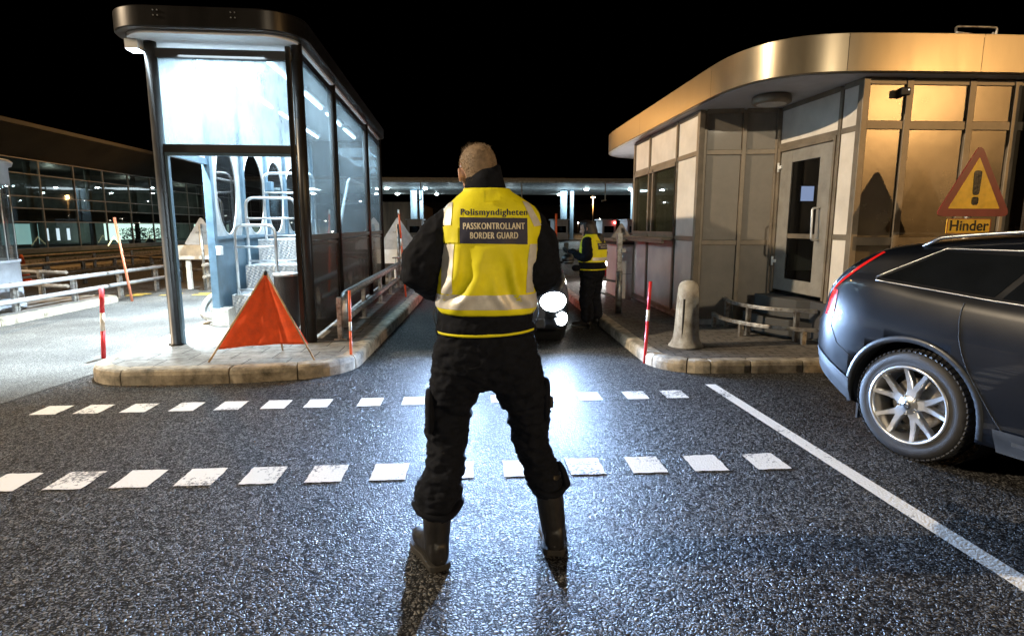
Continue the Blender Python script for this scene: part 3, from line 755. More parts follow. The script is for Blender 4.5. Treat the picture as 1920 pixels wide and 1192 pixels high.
# travel runs -X then +Y: the inside is on the right, so offset -d is inward
prof = [(.10, 3.072), (.006, 3.072), (0, 3.078), (0, 3.25), (0, 3.442), (.006, 3.448), (.12, 3.45)]
def fascia_part(i0, i1):
    G = []
    for o, z in prof: G.append([Vector((x, y, z)) for x, y in offs(rps, -o)[i0:i1 + 1]])
    return MB().grid(G, True)
cuts = [0]
for tx, ty in ((5.35, 5.98), (3.85, 6.03), (2.96, 7.3), (2.94, 10.3), (2.92, 12.7)):
    cuts.append(min(range(len(rps)), key=lambda i: (rps[i][0] - tx) ** 2 + (rps[i][1] - ty) ** 2))
cuts.append(len(rps) - 1)
def bp_fix(mb):
    # keep the long faces smooth along the curve but the edges of the band crisp
    o = mb.build('fascia', M_GOLD, rb, 0, None, weld=0)
    return o
for a, b in zip(cuts, cuts[1:]):
    G = []; 
    pth = offs(rps, 0)[a:b + 1]
    # leave a 6 mm seam between neighbouring sheets
    seg = [Vector(p) for p in pth]; seg[0] = seg[0] + (seg[1] - seg[0]).normalized() * .003; seg[-1] = seg[-1] + (seg[-2] - seg[-1]).normalized() * .003
    dirs = []
    for i in range(a, b + 1):
        p, q = Vector(rps[max(0, i - 1)]), Vector(rps[min(len(rps) - 1, i + 1)]); t = (q - p).normalized(); dirs.append(Vector((t.y, -t.x)))
    for o, z in prof: G.append([Vector((*(s + dd * o), z)) for s, dd in zip(seg, dirs)])
    fb_ = MB().grid(G[2:5], True); fb_.grid(G[:2], True); fb_.grid(G[5:], True); fb_.grid([G[1], G[2]], True); fb_.grid([G[4], G[5]], True)
    bp_('fascia', fb_, M_GOLD).data.shade_flat() if False else bp_fix(fb_)
inn = offs(rps, -.02)
rf2 = bp_('roof', MB().prism(inn, 3.09, 3.40), M_DARKSLOT)
M_SOFF2 = mat('gatehouse_soffit', (0.42, 0.42, 0.44), .6, var=.08)
bp_('soffit', MB().prism(offs(rps, -.06), 3.066, 3.088), M_SOFF2, rf2)
# round soffit lamp, unlit
so = bp_('soffit_lamp', MB().lathe((3.64, 7.14, 2.96), [(.20, .0), (.225, .02), (.225, .085), (.20, .105)], 36), M_MULL)
bp_('diffuser', MB().lathe((3.64, 7.14, 2.945), [(.02, 0), (.12, .004), (.175, .016), (.18, .02)], 36), mat('opal', (.5, .5, .48), .3), so)
# wall-mounted sensor
se = bp_('wall_sensor', MB().box((4.53, 6.13, 2.87), (4.64, 6.20, 2.95)).box((4.56, 6.195, 2.89), (4.60, 6.232, 2.93)), M_BLACK, bevel=.012)
bp_('sensor_eye', MB().lathe((4.61, 6.126, 2.925), [(.008, 0), (.006, -.006)], 10, 'y'), emis('pin', (1, .9, .8), 1.5), se)
# roof bracket
bp_('roof_bracket', MB().tube(fillet([(4.96, 6.0, 3.46), (5.16, 6.25, 3.56), (5.16, 6.25, 3.60), (5.62, 6.25, 3.60), (5.62, 6.25, 3.50), (5.36, 6.0, 3.46)], .03), .012, 8).tube([(4.96, 6.0, 3.462), (5.62, 6.25, 3.50)], .010, 8), M_GALV)
# perforated dark screen at the right end of the front wall
def perf_mat():
    m, n, l, b = nmat('perforated_screen')
    tc = n.new('ShaderNodeTexCoord'); v = n.new('ShaderNodeTexVoronoi'); v.inputs['Scale'].default_value = 60; v.inputs['Randomness'].default_value = 0
    l.new(tc.outputs['Object'], v.inputs['Vector'])
    cr = n.new('ShaderNodeValToRGB'); cr.color_ramp.elements[0].position = .3; cr.color_ramp.elements[1].position = .34
    cr.color_ramp.elements[0].color = (.16, .13, .10, 1); cr.color_ramp.elements[1].color = (.012, .01, .01, 1)
    l.new(v.outputs['Distance'], cr.inputs[0]); l.new(cr.outputs[0], b.inputs['Base Color']); b.inputs['Roughness'].default_value = .5
    return m
bp_('perforated_screen', MB().box((5.99, 6.02, .15), (6.35, 6.05, 3.03)), perf_mat())

# low curved guard round the door steps
cg = empty('curved_guard_rail', (4.0, 7.0, .13), 'low curved double flat bar rail around the gatehouse door', 'guard rail')
def crp(r, z, a0, a1, cx=4.55, cy=8.2): return [(cx + r * math.cos(R(a0 + (a1 - a0) * i / 24)), cy + r * 1.0 * math.sin(R(a0 + (a1 - a0) * i / 24)), z) for i in range(25)]
def flat(P, wd, th):
    mb = MB(); n_ = len(P)
    G = []
    for i, p in enumerate(P):
        p = Vector(p); a = Vector(P[max(0, i - 1)]); b = Vector(P[min(n_ - 1, i + 1)]); t = (b - a).normalized(); s_ = Vector((-t.y, t.x, 0)) * wd / 2
        u = Vector((0, 0, th / 2)); G.append([p + s_ + u, p - s_ + u, p - s_ - u, p + s_ - u])
    mb.grid(G, False, True); mb.add(G[0], [(0, 1, 2, 3)]); mb.add(G[-1], [(0, 1, 2, 3)]); return mb
UR = smooth_path([(3.68, 8.55), (3.78, 8.1), (3.90, 7.75), (4.02, 7.45), (4.03, 7.1)][:1] + [(3.50, 7.65), (3.46, 7.35), (3.55, 7.0), (3.78, 6.74), (4.10, 6.60)], 2)
LR = smooth_path([(3.36, 7.85), (3.30, 7.5), (3.36, 7.1), (3.55, 6.75), (3.85, 6.50), (4.16, 6.40)], 2)
flat([(x, y, .50) for x, y in UR[2:]], .05, .045).build('upper_rail', M_GALV, cg, .004)
flat([(x, y, .30) for x, y in LR], .05, .045).build('lower_rail', M_GALV, cg, .004)
for PP, z in ((UR[3:], .48), (LR, .28)):
    for f_ in (.12, .45, .82):
        x, y = PP[int(f_ * (len(PP) - 1))]; MB().bar((x, y, .12), (x, y, z), .05, .05).build('post', M_GALV, cg)
# door step platform
stp2 = own('door_step', MB().prism([(3.72, 7.72), (4.10, 7.7), (4.13, 6.75), (3.90, 6.85), (3.74, 7.1)], .13, .36).prism([(3.86, 7.70), (4.11, 7.68), (4.13, 6.80), (4.0, 6.9), (3.88, 7.2)], .36, .60), mat('dark_step', (.05, .05, .05), .7), (3.8, 7.2, .13), 'dark stepped platform below the gatehouse door inside the curved rail', 'steps', bevel=.01)

# concrete bollard
bo = Vector((2.47, 6.49, .13))
MBb = MB().lathe(bo, [(.20, 0), (.195, .012), (.175, .035), (.152, .09), (.140, .18), (.130, .34), (.120, .60), (.112, .69), (.092, .735), (.05, .76), (.0, .768)], 40)
bol = own('bollard', MBb, M_CONC, bo, 'pale round topped concrete bollard with flared foot on the right island nose', 'bollard')
MB().bar(bo + Vector((-.085, -.105, .10)), bo + Vector((-.075, -.092, .56)), .022, .02).build('groove', M_DARKSLOT, bol)

# warning sign with exclamation mark
M_RED = mat('dark_red_film', (.20, .018, .02), .35, var=.1, coat=.3)
M_YEL = mat('yellow_film', (.80, .47, .03), .3, var=.12, vscale=10, coat=.3, bump=.0015, bscale=26)
M_SIGNBK = mat('sign_back_grey', (.42, .40, .38), .5, metal=.4, var=.15)
ws = empty('warning_sign', (4.93, 5.56, .13), 'yellow and red triangle warning sign with black exclamation bar above a Hinder plate', 'sign')
def tri(cx, y, z0, wd, h, r, n=6):
    # rounded triangle outline in XZ
    A = [Vector((cx - wd / 2, y, z0)), Vector((cx + wd / 2, y, z0)), Vector((cx, y, z0 + h))]; o = []
    for i in range(3):
        b = A[i]; a = A[i - 1]; c = A[(i + 1) % 3]
        p = b + (a - b).normalized() * r; q = b + (c - b).normalized() * r
        for k in range(n + 1):
            t = k / n; o.append(p * (1 - t) ** 2 + b * 2 * t * (1 - t) + q * t * t)
    return o
SX, SYY, SZ, SW, SH = 4.93, 5.50, 1.60, .79, .70
MB().slab(tri(SX, SYY, SZ, SW, SH, .09), .012, (0, 1, 0)).build('plate', M_RED, ws)
MB().slab(tri(SX, SYY - .002, SZ + .075, SW * .68, SH * .70, .012), .002, (0, 1, 0)).build('face', M_YEL, ws)
ex = MB()
for (z0, z1, w0, w1) in ((SZ + .22, SZ + .46, .032, .040), (SZ + .13, SZ + .19, .033, .034)): pass
bar_ = [(SX - .034, SZ + .17), (SX + .034, SZ + .17), (SX + .045, SZ + .44), (SX - .045, SZ + .44)]
def rpoly(pts, y, r=.03, n=4):
    o = []
    m_ = len(pts)
    for i in range(m_):
        b = Vector((pts[i][0], y, pts[i][1])); a = Vector((pts[i - 1][0], y, pts[i - 1][1])); c = Vector((pts[(i + 1) % m_][0], y, pts[(i + 1) % m_][1]))
        rr = min(r, (a - b).length * .45, (c - b).length * .45); p = b + (a - b).normalized() * rr; q = b + (c - b).normalized() * rr
        for k in range(n + 1):
            t = k / n; o.append(p * (1 - t) ** 2 + b * 2 * t * (1 - t) + q * t * t)
    return o
M_BLKF = mat('black_film', (.012, .012, .012), .25, coat=.4, bump=.0015, bscale=26)
MB().slab(rpoly([(SX - .036, SZ + .11), (SX + .036, SZ + .11), (SX + .036, SZ + .19), (SX - .036, SZ + .19)], SYY - .006), .002, (0, 1, 0)).slab(rpoly([(SX - .034, SZ + .205), (SX + .034, SZ + .205), (SX + .043, SZ + .44), (SX - .043, SZ + .44)], SYY - .006), .002, (0, 1, 0)).build('exclamation_mark', M_BLKF, ws)
pl = MB().slab(rpoly([(SX - .26, SZ - .17), (SX + .20, SZ - .17), (SX + .20, SZ - .02), (SX - .26, SZ - .02)], SYY, .015), .01, (0, 1, 0)).build('name_plate', M_YEL, ws)
t = text_mesh('Hinder', .145, bold=.0025, extrude=.0008)
t.xf(lambda p: Vector((SX - .03 + p.x, SYY - .003 + 0 * p.z, SZ - .095 + p.y))); t.v = [Vector(v) for v in t.v]
t.build('lettering', M_BLKF, pl)
fr = MB()
for a, b in (((SX - .255, SZ - .165), (SX + .195, SZ - .165)), ((SX - .255, SZ - .025), (SX + .195, SZ - .025)), ((SX - .255, SZ - .165), (SX - .255, SZ - .025)), ((SX + .195, SZ - .165), (SX + .195, SZ - .025))):
    fr.bar((a[0], SYY - .001, a[1]), (b[0], SYY - .001, b[1]), .006, .006)
fr.build('plate_border', M_RED, pl)
MB().tube([(SX, SYY + .06, .0), (SX, SYY + .06, SZ + .55)], .03, 14).box((SX - .04, SYY + .012, SZ + .1), (SX + .04, SYY + .04, SZ + .14)).box((SX - .04, SYY + .012, SZ + .4), (SX + .04, SYY + .04, SZ + .44)).build('post', M_GALV, ws)

# ================================================================== CARS
def interp(tab, x):
    if x <= tab[0][0]: return tab[0][1]
    for (a, p), (b, q) in zip(tab, tab[1:]):
        if x <= b:
            t = (x - a) / (b - a); return p + (q - p) * t
    return tab[-1][1]
def sinterp(tab, x):
    if x <= tab[0][0]: return tab[0][1]
    n = len(tab)
    for i in range(n - 1):
        a, p = tab[i]; b, q = tab[i + 1]
        if x <= b:
            t = (x - a) / (b - a)
            m0 = (q - tab[i - 1][1]) / (b - tab[i - 1][0]) if i > 0 else (q - p) / (b - a)
            m1 = (tab[i + 2][1] - p) / (tab[i + 2][0] - a) if i < n - 2 else (q - p) / (b - a)
            h = b - a
            return (2 * t ** 3 - 3 * t * t + 1) * p + (t ** 3 - 2 * t * t + t) * h * m0 + (-2 * t ** 3 + 3 * t * t) * q + (t ** 3 - t * t) * h * m1
    return tab[-1][1]
M_PAINTCAR = mat('car_paint_dark_blue_grey', (0.0025, 0.0035, 0.006), 0.30, metal=.0, var=.10, vscale=2.5, spec=.2, coat=.45, bump=.0004, bscale=3)
M_PAINTBLK = mat('car_paint_black', (0.012, 0.014, 0.018), 0.3, metal=.3, var=.1, coat=1.0)
M_CLAD = mat('car_lower_cladding', (0.035, 0.04, 0.046), 0.42, metal=.2, var=.2, vscale=6)
M_CLAD2 = mat('arch_trim', (0.018, 0.021, 0.026), 0.4, metal=.2, var=.2, vscale=6, coat=.3)
M_CGLASS = mat('car_tinted_glass', (0.006, 0.007, 0.008), 0.06, var=.1, spec=.6, coat=.5)
M_TRIM = mat('satin_trim', (0.30, 0.31, 0.32), 0.28, metal=.9, var=.1)
M_TYRE = mat('tyre_rubber', (0.017, 0.017, 0.018), 0.6, var=.25, vscale=18, bump=.0012, bscale=160)
M_RIM = mat('alloy_rim', (0.62, 0.63, 0.64), 0.28, metal=.9, var=.12, vscale=8)
M_WELL = mat('wheel_well', (0.008, 0.008, 0.008), .9)
M_TAIL = None
def tail_mat(name, s):
    m, n, l, b = nmat(name); b.inputs['Base Color'].default_value = (.5, .01, .01, 1); b.inputs['Roughness'].default_value = .15
    b.inputs['Emission Color'].default_value = (1, .03, .02, 1); b.inputs['Emission Strength'].default_value = s; return m
M_TAIL = tail_mat('tail_lamp_red', .55); M_TAILS = tail_mat('tail_strip_red', .10)
M_TAILON = tail_mat('tail_lamp_lit', 6)
class Car:
    def __init__(s, root, base, ang, L, W, zr, zb, zl, u1, u2, wr, paint, mirror_y=1):
        s.root, s.base, s.ang, s.L, s.W, s.zr, s.zb, s.zl, s.u1, s.u2, s.wr, s.paint = root, Vector(base), ang, L, W, zr, zb, zl, u1, u2, wr, paint
        s.R = Matrix.Rotation(ang, 3, 'Z')
    # local: x = lateral, y = rearwards, z up
    def T(s, p): return s.base + s.R @ Vector(p)
    def sec(s, u):
        W = sinterp(s.W, u); zr = sinterp(s.zr, u); zb = min(sinterp(s.zb, u), zr - .035); zl = sinterp(s.zl, u)
        gh = zr - zb; rW = W * .955 - .42 * max(0, gh - .05); rW = max(rW, W * .25)
        m = zl + (zb - zl) * .5
        k = min(.10, gh * .35)
        P = [(0, zl), (.5 * W, zl), (.86 * W, zl), (.95 * W, zl + .03), (.978 * W, zl + .12), (.992 * W, m - .06), (W, m + .06), (.998 * W, m + .16), (.985 * W, zb - .07), (.962 * W, zb - .015), (.945 * W, zb + .01)]
        a = Vector((.945 * W, zb + .01)); b = Vector((rW, zr - k))
        P += [tuple(a.lerp(b, t)) for t in (.25, .5, .75)] + [(rW, zr - k), (rW - .3 * k - .01, zr - k * .42), (rW - .9 * k - .04, zr - k * .12), (rW * .55, zr), (0, zr + .008)]
        return P
    def yat(s, u, z):
        P = s.sec(u)
        for (y0, z0), (y1, z1) in zip(P[3:], P[4:]):
            if z0 <= z <= z1 and z1 > z0: return y0 + (y1 - y0) * (z - z0) / (z1 - z0)
        return P[-2][0] if z > P[-3][1] else P[3][0]
    def b(s, name, mb, m, par=None, bevel=0, label=None): return mb.xf(s.T).build(name, m, par or s.root, bevel, label)
    def body(s, n=110):
        G = []
        us = [s.L * i / n for i in range(n + 1)]
        for u in us:
            P = s.sec(u)
            G.append([Vector((y, u, z)) for y, z in P] + [Vector((-y, u, z)) for y, z in P[::-1][1:-1]])
        mb = MB().grid(G, True, True); mb.add(G[0], [tuple(range(len(G[0])))]); mb.add(G[-1], [tuple(range(len(G[-1])))])
        off = ROOT[s.root.name]
        me = mb.xf(s.T).mesh(off); me.materials.append(s.paint)
        o = bpy.data.objects.new('body', me); COL.objects.link(o); o.parent = s.root
        tmp = []
        for uu in (s.u1, s.u2):
            c = MB().lathe((0, uu, s.wr), [(s.wr + .055, -1.2), (s.wr + .055, 1.2)], 48, 'x')
            cm = c.xf(s.T).mesh(Vector((0, 0, 0))); co = bpy.data.objects.new('cut', cm); COL.objects.link(co); tmp.append(co)
            md = o.modifiers.new('b', 'BOOLEAN'); md.object = co; md.operation = 'DIFFERENCE'; md.solver = 'EXACT'
        o.matrix_world = Matrix.Translation(off) if False else o.matrix_world
        me2 = evaluated(o)
        o.modifiers.clear(); o.data = me2; me2.name = 'body'
        for c in tmp: bpy.data.objects.remove(c)
        s.bodyo = o
        for uu in (s.u1, s.u2):
            for sd in (-1, 1):
                s.b('wheel_well', MB().lathe((sd * .28, uu, s.wr), [(s.wr + .05, 0), (s.wr + .05, sd * .50)], 40, 'x', caps=False), M_WELL)
    def side_patch(s, name, poly, off, m, par=None, nu=24, nz=8, side=1, label=None):
        """poly: four corners (u,z): a b on the lower edge, c d on the upper edge"""
        (a, b, c, d) = poly; G = []
        for i in range(nu + 1):
            t = i / nu; row = []
            lo = (a[0] + (b[0] - a[0]) * t, a[1] + (b[1] - a[1]) * t); hi = (d[0] + (c[0] - d[0]) * t, d[1] + (c[1] - d[1]) * t)
            for j in range(nz + 1):
                q = j / nz; u = lo[0] + (hi[0] - lo[0]) * q; z = lo[1] + (hi[1] - lo[1]) * q
                row.append(Vector((side * (s.yat(u, z) + off), u, z)))
            G.append(row)
        return s.b(name, MB().grid(G), m, par, 0, label)
    def line(s, name, pts, r, m, par=None, off=.002, side=1, n=12):
        P = []
        for (u0, z0), (u1, z1) in zip(pts, pts[1:]):
            for i in range(n): t = i / n; u = u0 + (u1 - u0) * t; z = z0 + (z1 - z0) * t; P.append((side * (s.yat(u, z) + off), u, z))
        u, z = pts[-1]; P.append((side * (s.yat(u, z) + off), u, z))
        return s.b(name, MB().tube(P, r, 6), m, par)
    def top_patch(s, name, u0, u1, k0, k1, off, m, par=None, inset=.04):
        """glass across the car over section points k0..k1 (front screen, tailgate)"""
        G = []; n = 14
        for i in range(n + 1):
            u = u0 + (u1 - u0) * i / n; P = s.sec(u); row = []
            pts = [(y, z) for y, z in P[k0:k1]]
            full = [(-y, z) for y, z in pts] + [(y, z) for y, z in pts[::-1]]
            row = [Vector((y, u, z + off)) for y, z in full]; G.append(row)
        return s.b(name, MB().grid(G), m, par)
    def arch(s, uu, side):
        G = []
        for i in range(33):
            a = R(-12 + 204 * i / 32); row = []
            for r_, o in ((s.wr + .052, -.04), (s.wr + .052, -.004), (s.wr + .056, .004), (s.wr + .090, .003), (s.wr + .093, -.004)):
                u = uu + r_ * math.cos(a); z = s.wr + r_ * math.sin(a); z = max(z, .16)
                row.append(Vector((side * (s.yat(u, max(z, .24)) + o), u, z)))
            G.append(row)
        s.b('wheel_arch_trim', MB().grid(G), M_CLAD2)
    def wheel(s, uu, side, detail=True):
        c = Vector((side * (s.yat(uu, s.wr + .12) - .015), uu, s.wr)); wr = s.wr; wd = .225
        e = empty_child('wheel', s.root)
        X = Vector((side, 0, 0)); fr = (Vector((0, 1, 0)), Vector((0, 0, 1)), X)
        rr = wr * .70
        tp = [(rr, -wd + .02), (rr + .03, -wd), (wr - .03, -wd + .008), (wr - .006, -wd + .03), (wr, -wd + .06), (wr, -.06), (wr - .006, -.030), (wr - .026, -.008), (wr - .05, .000), (rr + .035, -.002), (rr + .02, -.006), (rr + .01, -.002), (rr - .002, -.010), (rr - .006, -.03)]
        s.b('tyre', MB().lathe(c, tp, 72, frame=fr, caps=False), M_TYRE, e)
        tr = MB(); N = 64
        for i in range(N):
            a = 2 * math.pi * i / N
            for (h0, h1, da) in ((-.058, -.012, .0), (-.115, -.070, .04), (-.17, -.125, .0)):
                ro = wr + .004
                v = []
                for aa, hh in ((a - .030, h0), (a + .030, h0 + .004), (a + .030 + .02, h1), (a - .030 + .02, h1 - .004)):
                    for r_ in (wr - .012, ro if hh < -.02 else wr - .004): v.append(c + (fr[0] * math.cos(aa + da) + fr[1] * math.sin(aa + da)) * r_ + X * hh)
                tr.add(v, [(0, 2, 4, 6), (1, 7, 5, 3), (0, 1, 3, 2), (2, 3, 5, 4), (4, 5, 7, 6), (6, 7, 1, 0)])
        s.b('tread', tr, M_TYRE, e)
        rim = MB().lathe(c, [(rr - .002, -.012), (rr + .006, -.004), (rr + .004, .004), (rr - .010, .004), (rr - .016, -.004), (rr - .022, -.02), (rr - .03, -.10), (rr - .03, -.20)], 64, frame=fr, caps=False)
        rim.lathe(c, [(.072, -.05), (.07, -.024), (.055, -.012), (.034, -.010), (.032, -.006), (0, -.005)], 32, frame=fr, caps=False)
        def pol(r_, a, h): return c + (fr[0] * math.cos(a) + fr[1] * math.sin(a)) * r_ + X * h
        for k in range(5):
            a0 = R(90 + 72 * k + 8)
            for sg in (-1, 1):
                pa = [(.045, a0 + sg * .20, -.016, .052), (.10, a0 + sg * .13, -.020, .046), (.15, a0 + sg * .21, -.018, .036), (.20, a0 + sg * .265, -.012, .030), (rr - .014, a0 + sg * .285, -.004, .030)]
                cen = [pol(r_, a, h) for r_, a, h, w_ in pa]
                G = []
                for i, p in enumerate(cen):
                    q0 = cen[max(0, i - 1)]; q1 = cen[min(4, i + 1)]; t = (q1 - q0).normalized(); sd_ = t.cross(X).normalized() * pa[i][3] / 2
                    G.append([p - sd_ - X * .045, p - sd_ - X * .008, p - sd_ * .72, p + sd_ * .72, p + sd_ - X * .008, p + sd_ - X * .045])
                rim.grid(G, False, False)
        ro_ = s.b('rim', rim, M_RIM, e)
        lug = MB()
        for k in range(5):
            a = R(90 + 36 + 72 * k + 8); lug.lathe(pol(.056, a, -.030), [(.012, 0), (.012, .020), (.008, .022), (.007, .014), (0, .014)], 12, frame=fr, caps=False)
        s.b('lug_nut', lug, M_TRIM, e)
        s.b('hub_cap', MB().lathe(c + X * -.006, [(.028, 0), (.028, .004), (0, .004)], 24, frame=fr, caps=False), M_TRIM, e)
        s.b('hub_emblem', MB().lathe(c + X * -.0015, [(.020, 0), (.020, .002), (.015, .002), (.015, 0)], 20, frame=fr, caps=False).bar(c + X * .0 + Vector((0, -.013, -.004)), c + Vector((0, .013, .004)), .004, .005), M_BLACK, e)
        s.b('brake_disc', MB().lathe(c + X * -.11, [(.05, .0), (.165, .0), (.165, -.02)], 40, frame=fr), M_GALV, e)
        s.b('inner_hub', MB().lathe(c + X * -.16, [(rr - .035, .0), (.02, -.005)], 30, frame=fr), M_WELL, e)
        return e
def empty_child(name, root):
    o = bpy.data.objects.new(name, None); COL.objects.link(o); o.parent = root; o.empty_display_size = .1
    return o

# --- parked estate car at the right
u2 = 3.78; th = R(18)
cbase_dir = Vector((-math.sin(th), math.cos(th), 0)); cn = Vector((math.cos(th), math.sin(th), 0))
# rear left wheel face is at (2.80, 3.45); car centre line lies .93 to its right (+cn)
WH = Vector((2.80, 3.45, 0)); base = WH + cn * .90 - cbase_dir * u2
er = empty('estate_car', (base + cbase_dir * 2.4)[:], 'dark blue grey estate car with twin spoke alloy wheels at the right edge', 'car')
H_ = u2
cw = [(0, .50), (.08, .66), (.25, .79), (.6, .88), (1.0, .92), (2.5, .935), (H_ + .30, .935), (H_ + .50, .915), (H_ + .68, .86), (H_ + .82, .76), (H_ + .92, .62), (H_ + .96, .48)]
czr = [(0, .62), (.1, .74), (.4, .90), (1.0, 1.0), (1.35, 1.06), (1.8, 1.30), (2.15, 1.435), (2.7, 1.485), (3.2, 1.475), (H_ - .1, 1.44), (H_ + .28, 1.385), (H_ + .42, 1.325), (H_ + .60, 1.16), (H_ + .78, 1.00), (H_ + .88, .88), (H_ + .96, .70)]
czb = [(0, .60), (.5, .84), (1.3, .95), (2.0, 1.0), (3.2, 1.055), (H_, 1.11), (H_ + .35, 1.16), (H_ + .6, 1.12), (H_ + .96, .66)]
czl = [(0, .36), (.3, .25), (.8, .22), (3.2, .22), (H_ + .38, .24), (H_ + .60, .33), (H_ + .80, .42), (H_ + .96, .50)]
car = Car(er, base, th, H_ + .96, cw, czr, czb, czl, H_ - 2.94, H_, .36, M_PAINTCAR)
car.body()
for sd in (-1, 1):
    gq = car.side_patch('quarter_window', [(H_ + .27, 1.165), (H_ - .40, 1.105), (H_ - .55, 1.335), (H_ - .05, 1.345)], .003, M_CGLASS, side=sd)
    gq2 = car.side_patch('quarter_window', [(H_ + .34, 1.17), (H_ + .27, 1.165), (H_ - .05, 1.345), (H_ - .04, 1.35)], .003, M_CGLASS, side=sd) if False else None
    car.side_patch('rear_door_window', [(H_ - .44, 1.10), (H_ - 1.35, 1.05), (H_ - 1.30, 1.37), (H_ - .59, 1.335)], .003, M_CGLASS, side=sd)
    car.side_patch('front_door_window', [(H_ - 1.41, 1.045), (H_ - 2.35, 1.0), (H_ - 1.80, 1.35), (H_ - 1.38, 1.37)], .003, M_CGLASS, side=sd)
    car.line('window_trim', [(H_ - 2.35, .985), (H_ - 1.4, 1.03), (H_ - .40, 1.085), (H_ + .29, 1.145), (H_ + .30, 1.17), (H_ - .05, 1.365), (H_ - .6, 1.365), (H_ - 1.35, 1.39)], .006, M_TRIM, side=sd)
    car.line('door_seam', [(H_ - .27, 1.06), (H_ - .265, .96), (H_ - .275, .86), (H_ - .305, .76), (H_ - .35, .66), (H_ - .41, .56), (H_ - .48, .45), (H_ - .59, .30)], .0045, M_WELL, side=sd, off=-.001)
    car.line('door_seam', [(H_ - 1.38, 1.02), (H_ - 1.40, .30)], .0045, M_WELL, side=sd, off=-.001)
    car.line('door_seam', [(H_ - 2.45, .98), (H_ - 2.40, .30)], .0045, M_WELL, side=sd, off=-.001)
    car.line('bumper_seam', [(H_ + .42, .60), (H_ + .55, .67), (H_ + .62, .80), (H_ + .60, .88)], .004, M_WELL, side=sd, off=-.001)
    hd = car.line('door_handle', [(H_ - .62, .945), (H_ - .85, .94)], .014, M_PAINTCAR, side=sd, off=.022)
    car.line('door_handle', [(H_ - 1.62, .935), (H_ - 1.85, .93)], .014, M_PAINTCAR, side=sd, off=.022)
    car.side_patch('sill_cladding', [(H_ - 2.40, .235), (H_ - .52, .235), (H_ - .50, .37), (H_ - 2.40, .37)], .012, M_CLAD, side=sd)
    car.side_patch('rear_cladding', [(H_ + .41, .27), (H_ + .80, .45), (H_ + .80, .60), (H_ + .42, .44)], .008, M_CLAD, side=sd)
    car.side_patch('sill_strip', [(H_ - 2.3, .30), (H_ - .60, .30), (H_ - .60, .325), (H_ - 2.3, .325)], .018, M_TRIM, side=sd)
    tl = car.side_patch('tail_lamp', [(H_ + .70, .86), (H_ + .60, .86), (H_ + .585, 1.05), (H_ + .655, 1.06)], .004, M_TAIL, side=sd, nu=8)
    car.side_patch('tail_strip', [(H_ + .655, 1.06), (H_ + .62, 1.06), (H_ + .315, 1.33), (H_ + .335, 1.335)], .004, M_TAILS, tl, side=sd, nu=6)
    # roof rail
    P = []
    for i in range(20):
        u = H_ + .10 - 1.9 * i / 19; q = car.sec(u)[15]; lift = .035 if 0 < i < 19 else -.01
        P.append((sd * (q[0]), u, q[1] + .01 + lift))
    car.b('roof_rail', MB().tube(fillet(P, .02, 2), .012, 8), M_TRIM)
    for uu in (H_, H_ - 2.94): car.arch(uu, sd); car.wheel(uu, sd)
    car.b('mud_flap', MB().box((sd * .70 - .12, H_ + .395, .14), (sd * .70 + .13, H_ + .41, .44)), M_BLACK)
    car.b('mirror', MB().lathe((sd * 1.02, H_ - 2.28, 1.05), [(.02, -.10), (.085, -.06), (.09, .05), (.02, .09)], 16, 'x').tube([(sd * .88, H_ - 2.3, 1.0), (sd * .98, H_ - 2.28, 1.03)], .02, 8), M_PAINTCAR)
sp = MB(); G = []
for i in range(13):
    x = -.60 + 1.2 * i / 12; k = abs(i - 6) / 6
    G.append([Vector((x, H_ + .22, 1.392 - .03 * k * k)), Vector((x, H_ + .47 - .07 * k * k, 1.352 - .03 * k * k)), Vector((x, H_ + .46 - .07 * k * k, 1.33 - .03 * k * k)), Vector((x, H_ + .25, 1.365 - .03 * k * k))])
sp.grid(G, True, True); car.b('spoiler', sp, M_PAINTCAR)
car.top_patch('tailgate_glass', H_ + .47, H_ + .70, 13, 19, .006, M_CGLASS)
car.top_patch('windscreen', 1.38, 2.10, 13, 19, .006, M_CGLASS)
for sd in (-1, 1): car.side_patch('headlight', [(.10, .58), (.45, .66), (.45, .76), (.12, .70)], .004, M_TRIM, side=sd, nu=8)

# --- black hatchback facing the camera, headlights on
cb = empty('oncoming_car', (.38, 8.9, 0), 'black car with blazing headlights stopped in the lane behind the foreground guard', 'car')
L2 = 4.3
w2 = [(0, .50), (.05, .68), (.2, .80), (.5, .86), (1.0, .885), (3.3, .89), (3.9, .86), (4.2, .76), (4.3, .6)]
zr2 = [(0, .62), (.06, .72), (.3, .82), (.8, .93), (1.15, .99), (1.6, 1.24), (2.0, 1.42), (2.6, 1.47), (3.4, 1.43), (3.85, 1.30), (4.15, 1.02), (4.3, .85)]
zb2 = [(0, .60), (.5, .80), (1.2, .92), (3.4, .98), (4.1, .96), (4.3, .82)]
zl2 = [(0, .32), (.2, .22), (.7, .2), (3.7, .2), (4.3, .36)]
c2 = Car(cb, (.38, 6.95, 0), 0, L2, w2, zr2, zb2, zl2, .82, 3.42, .32, M_PAINTBLK)
c2.body(70)
M_HEAD = emis('headlight_lens_lit', (.82, .93, 1.0), 42)
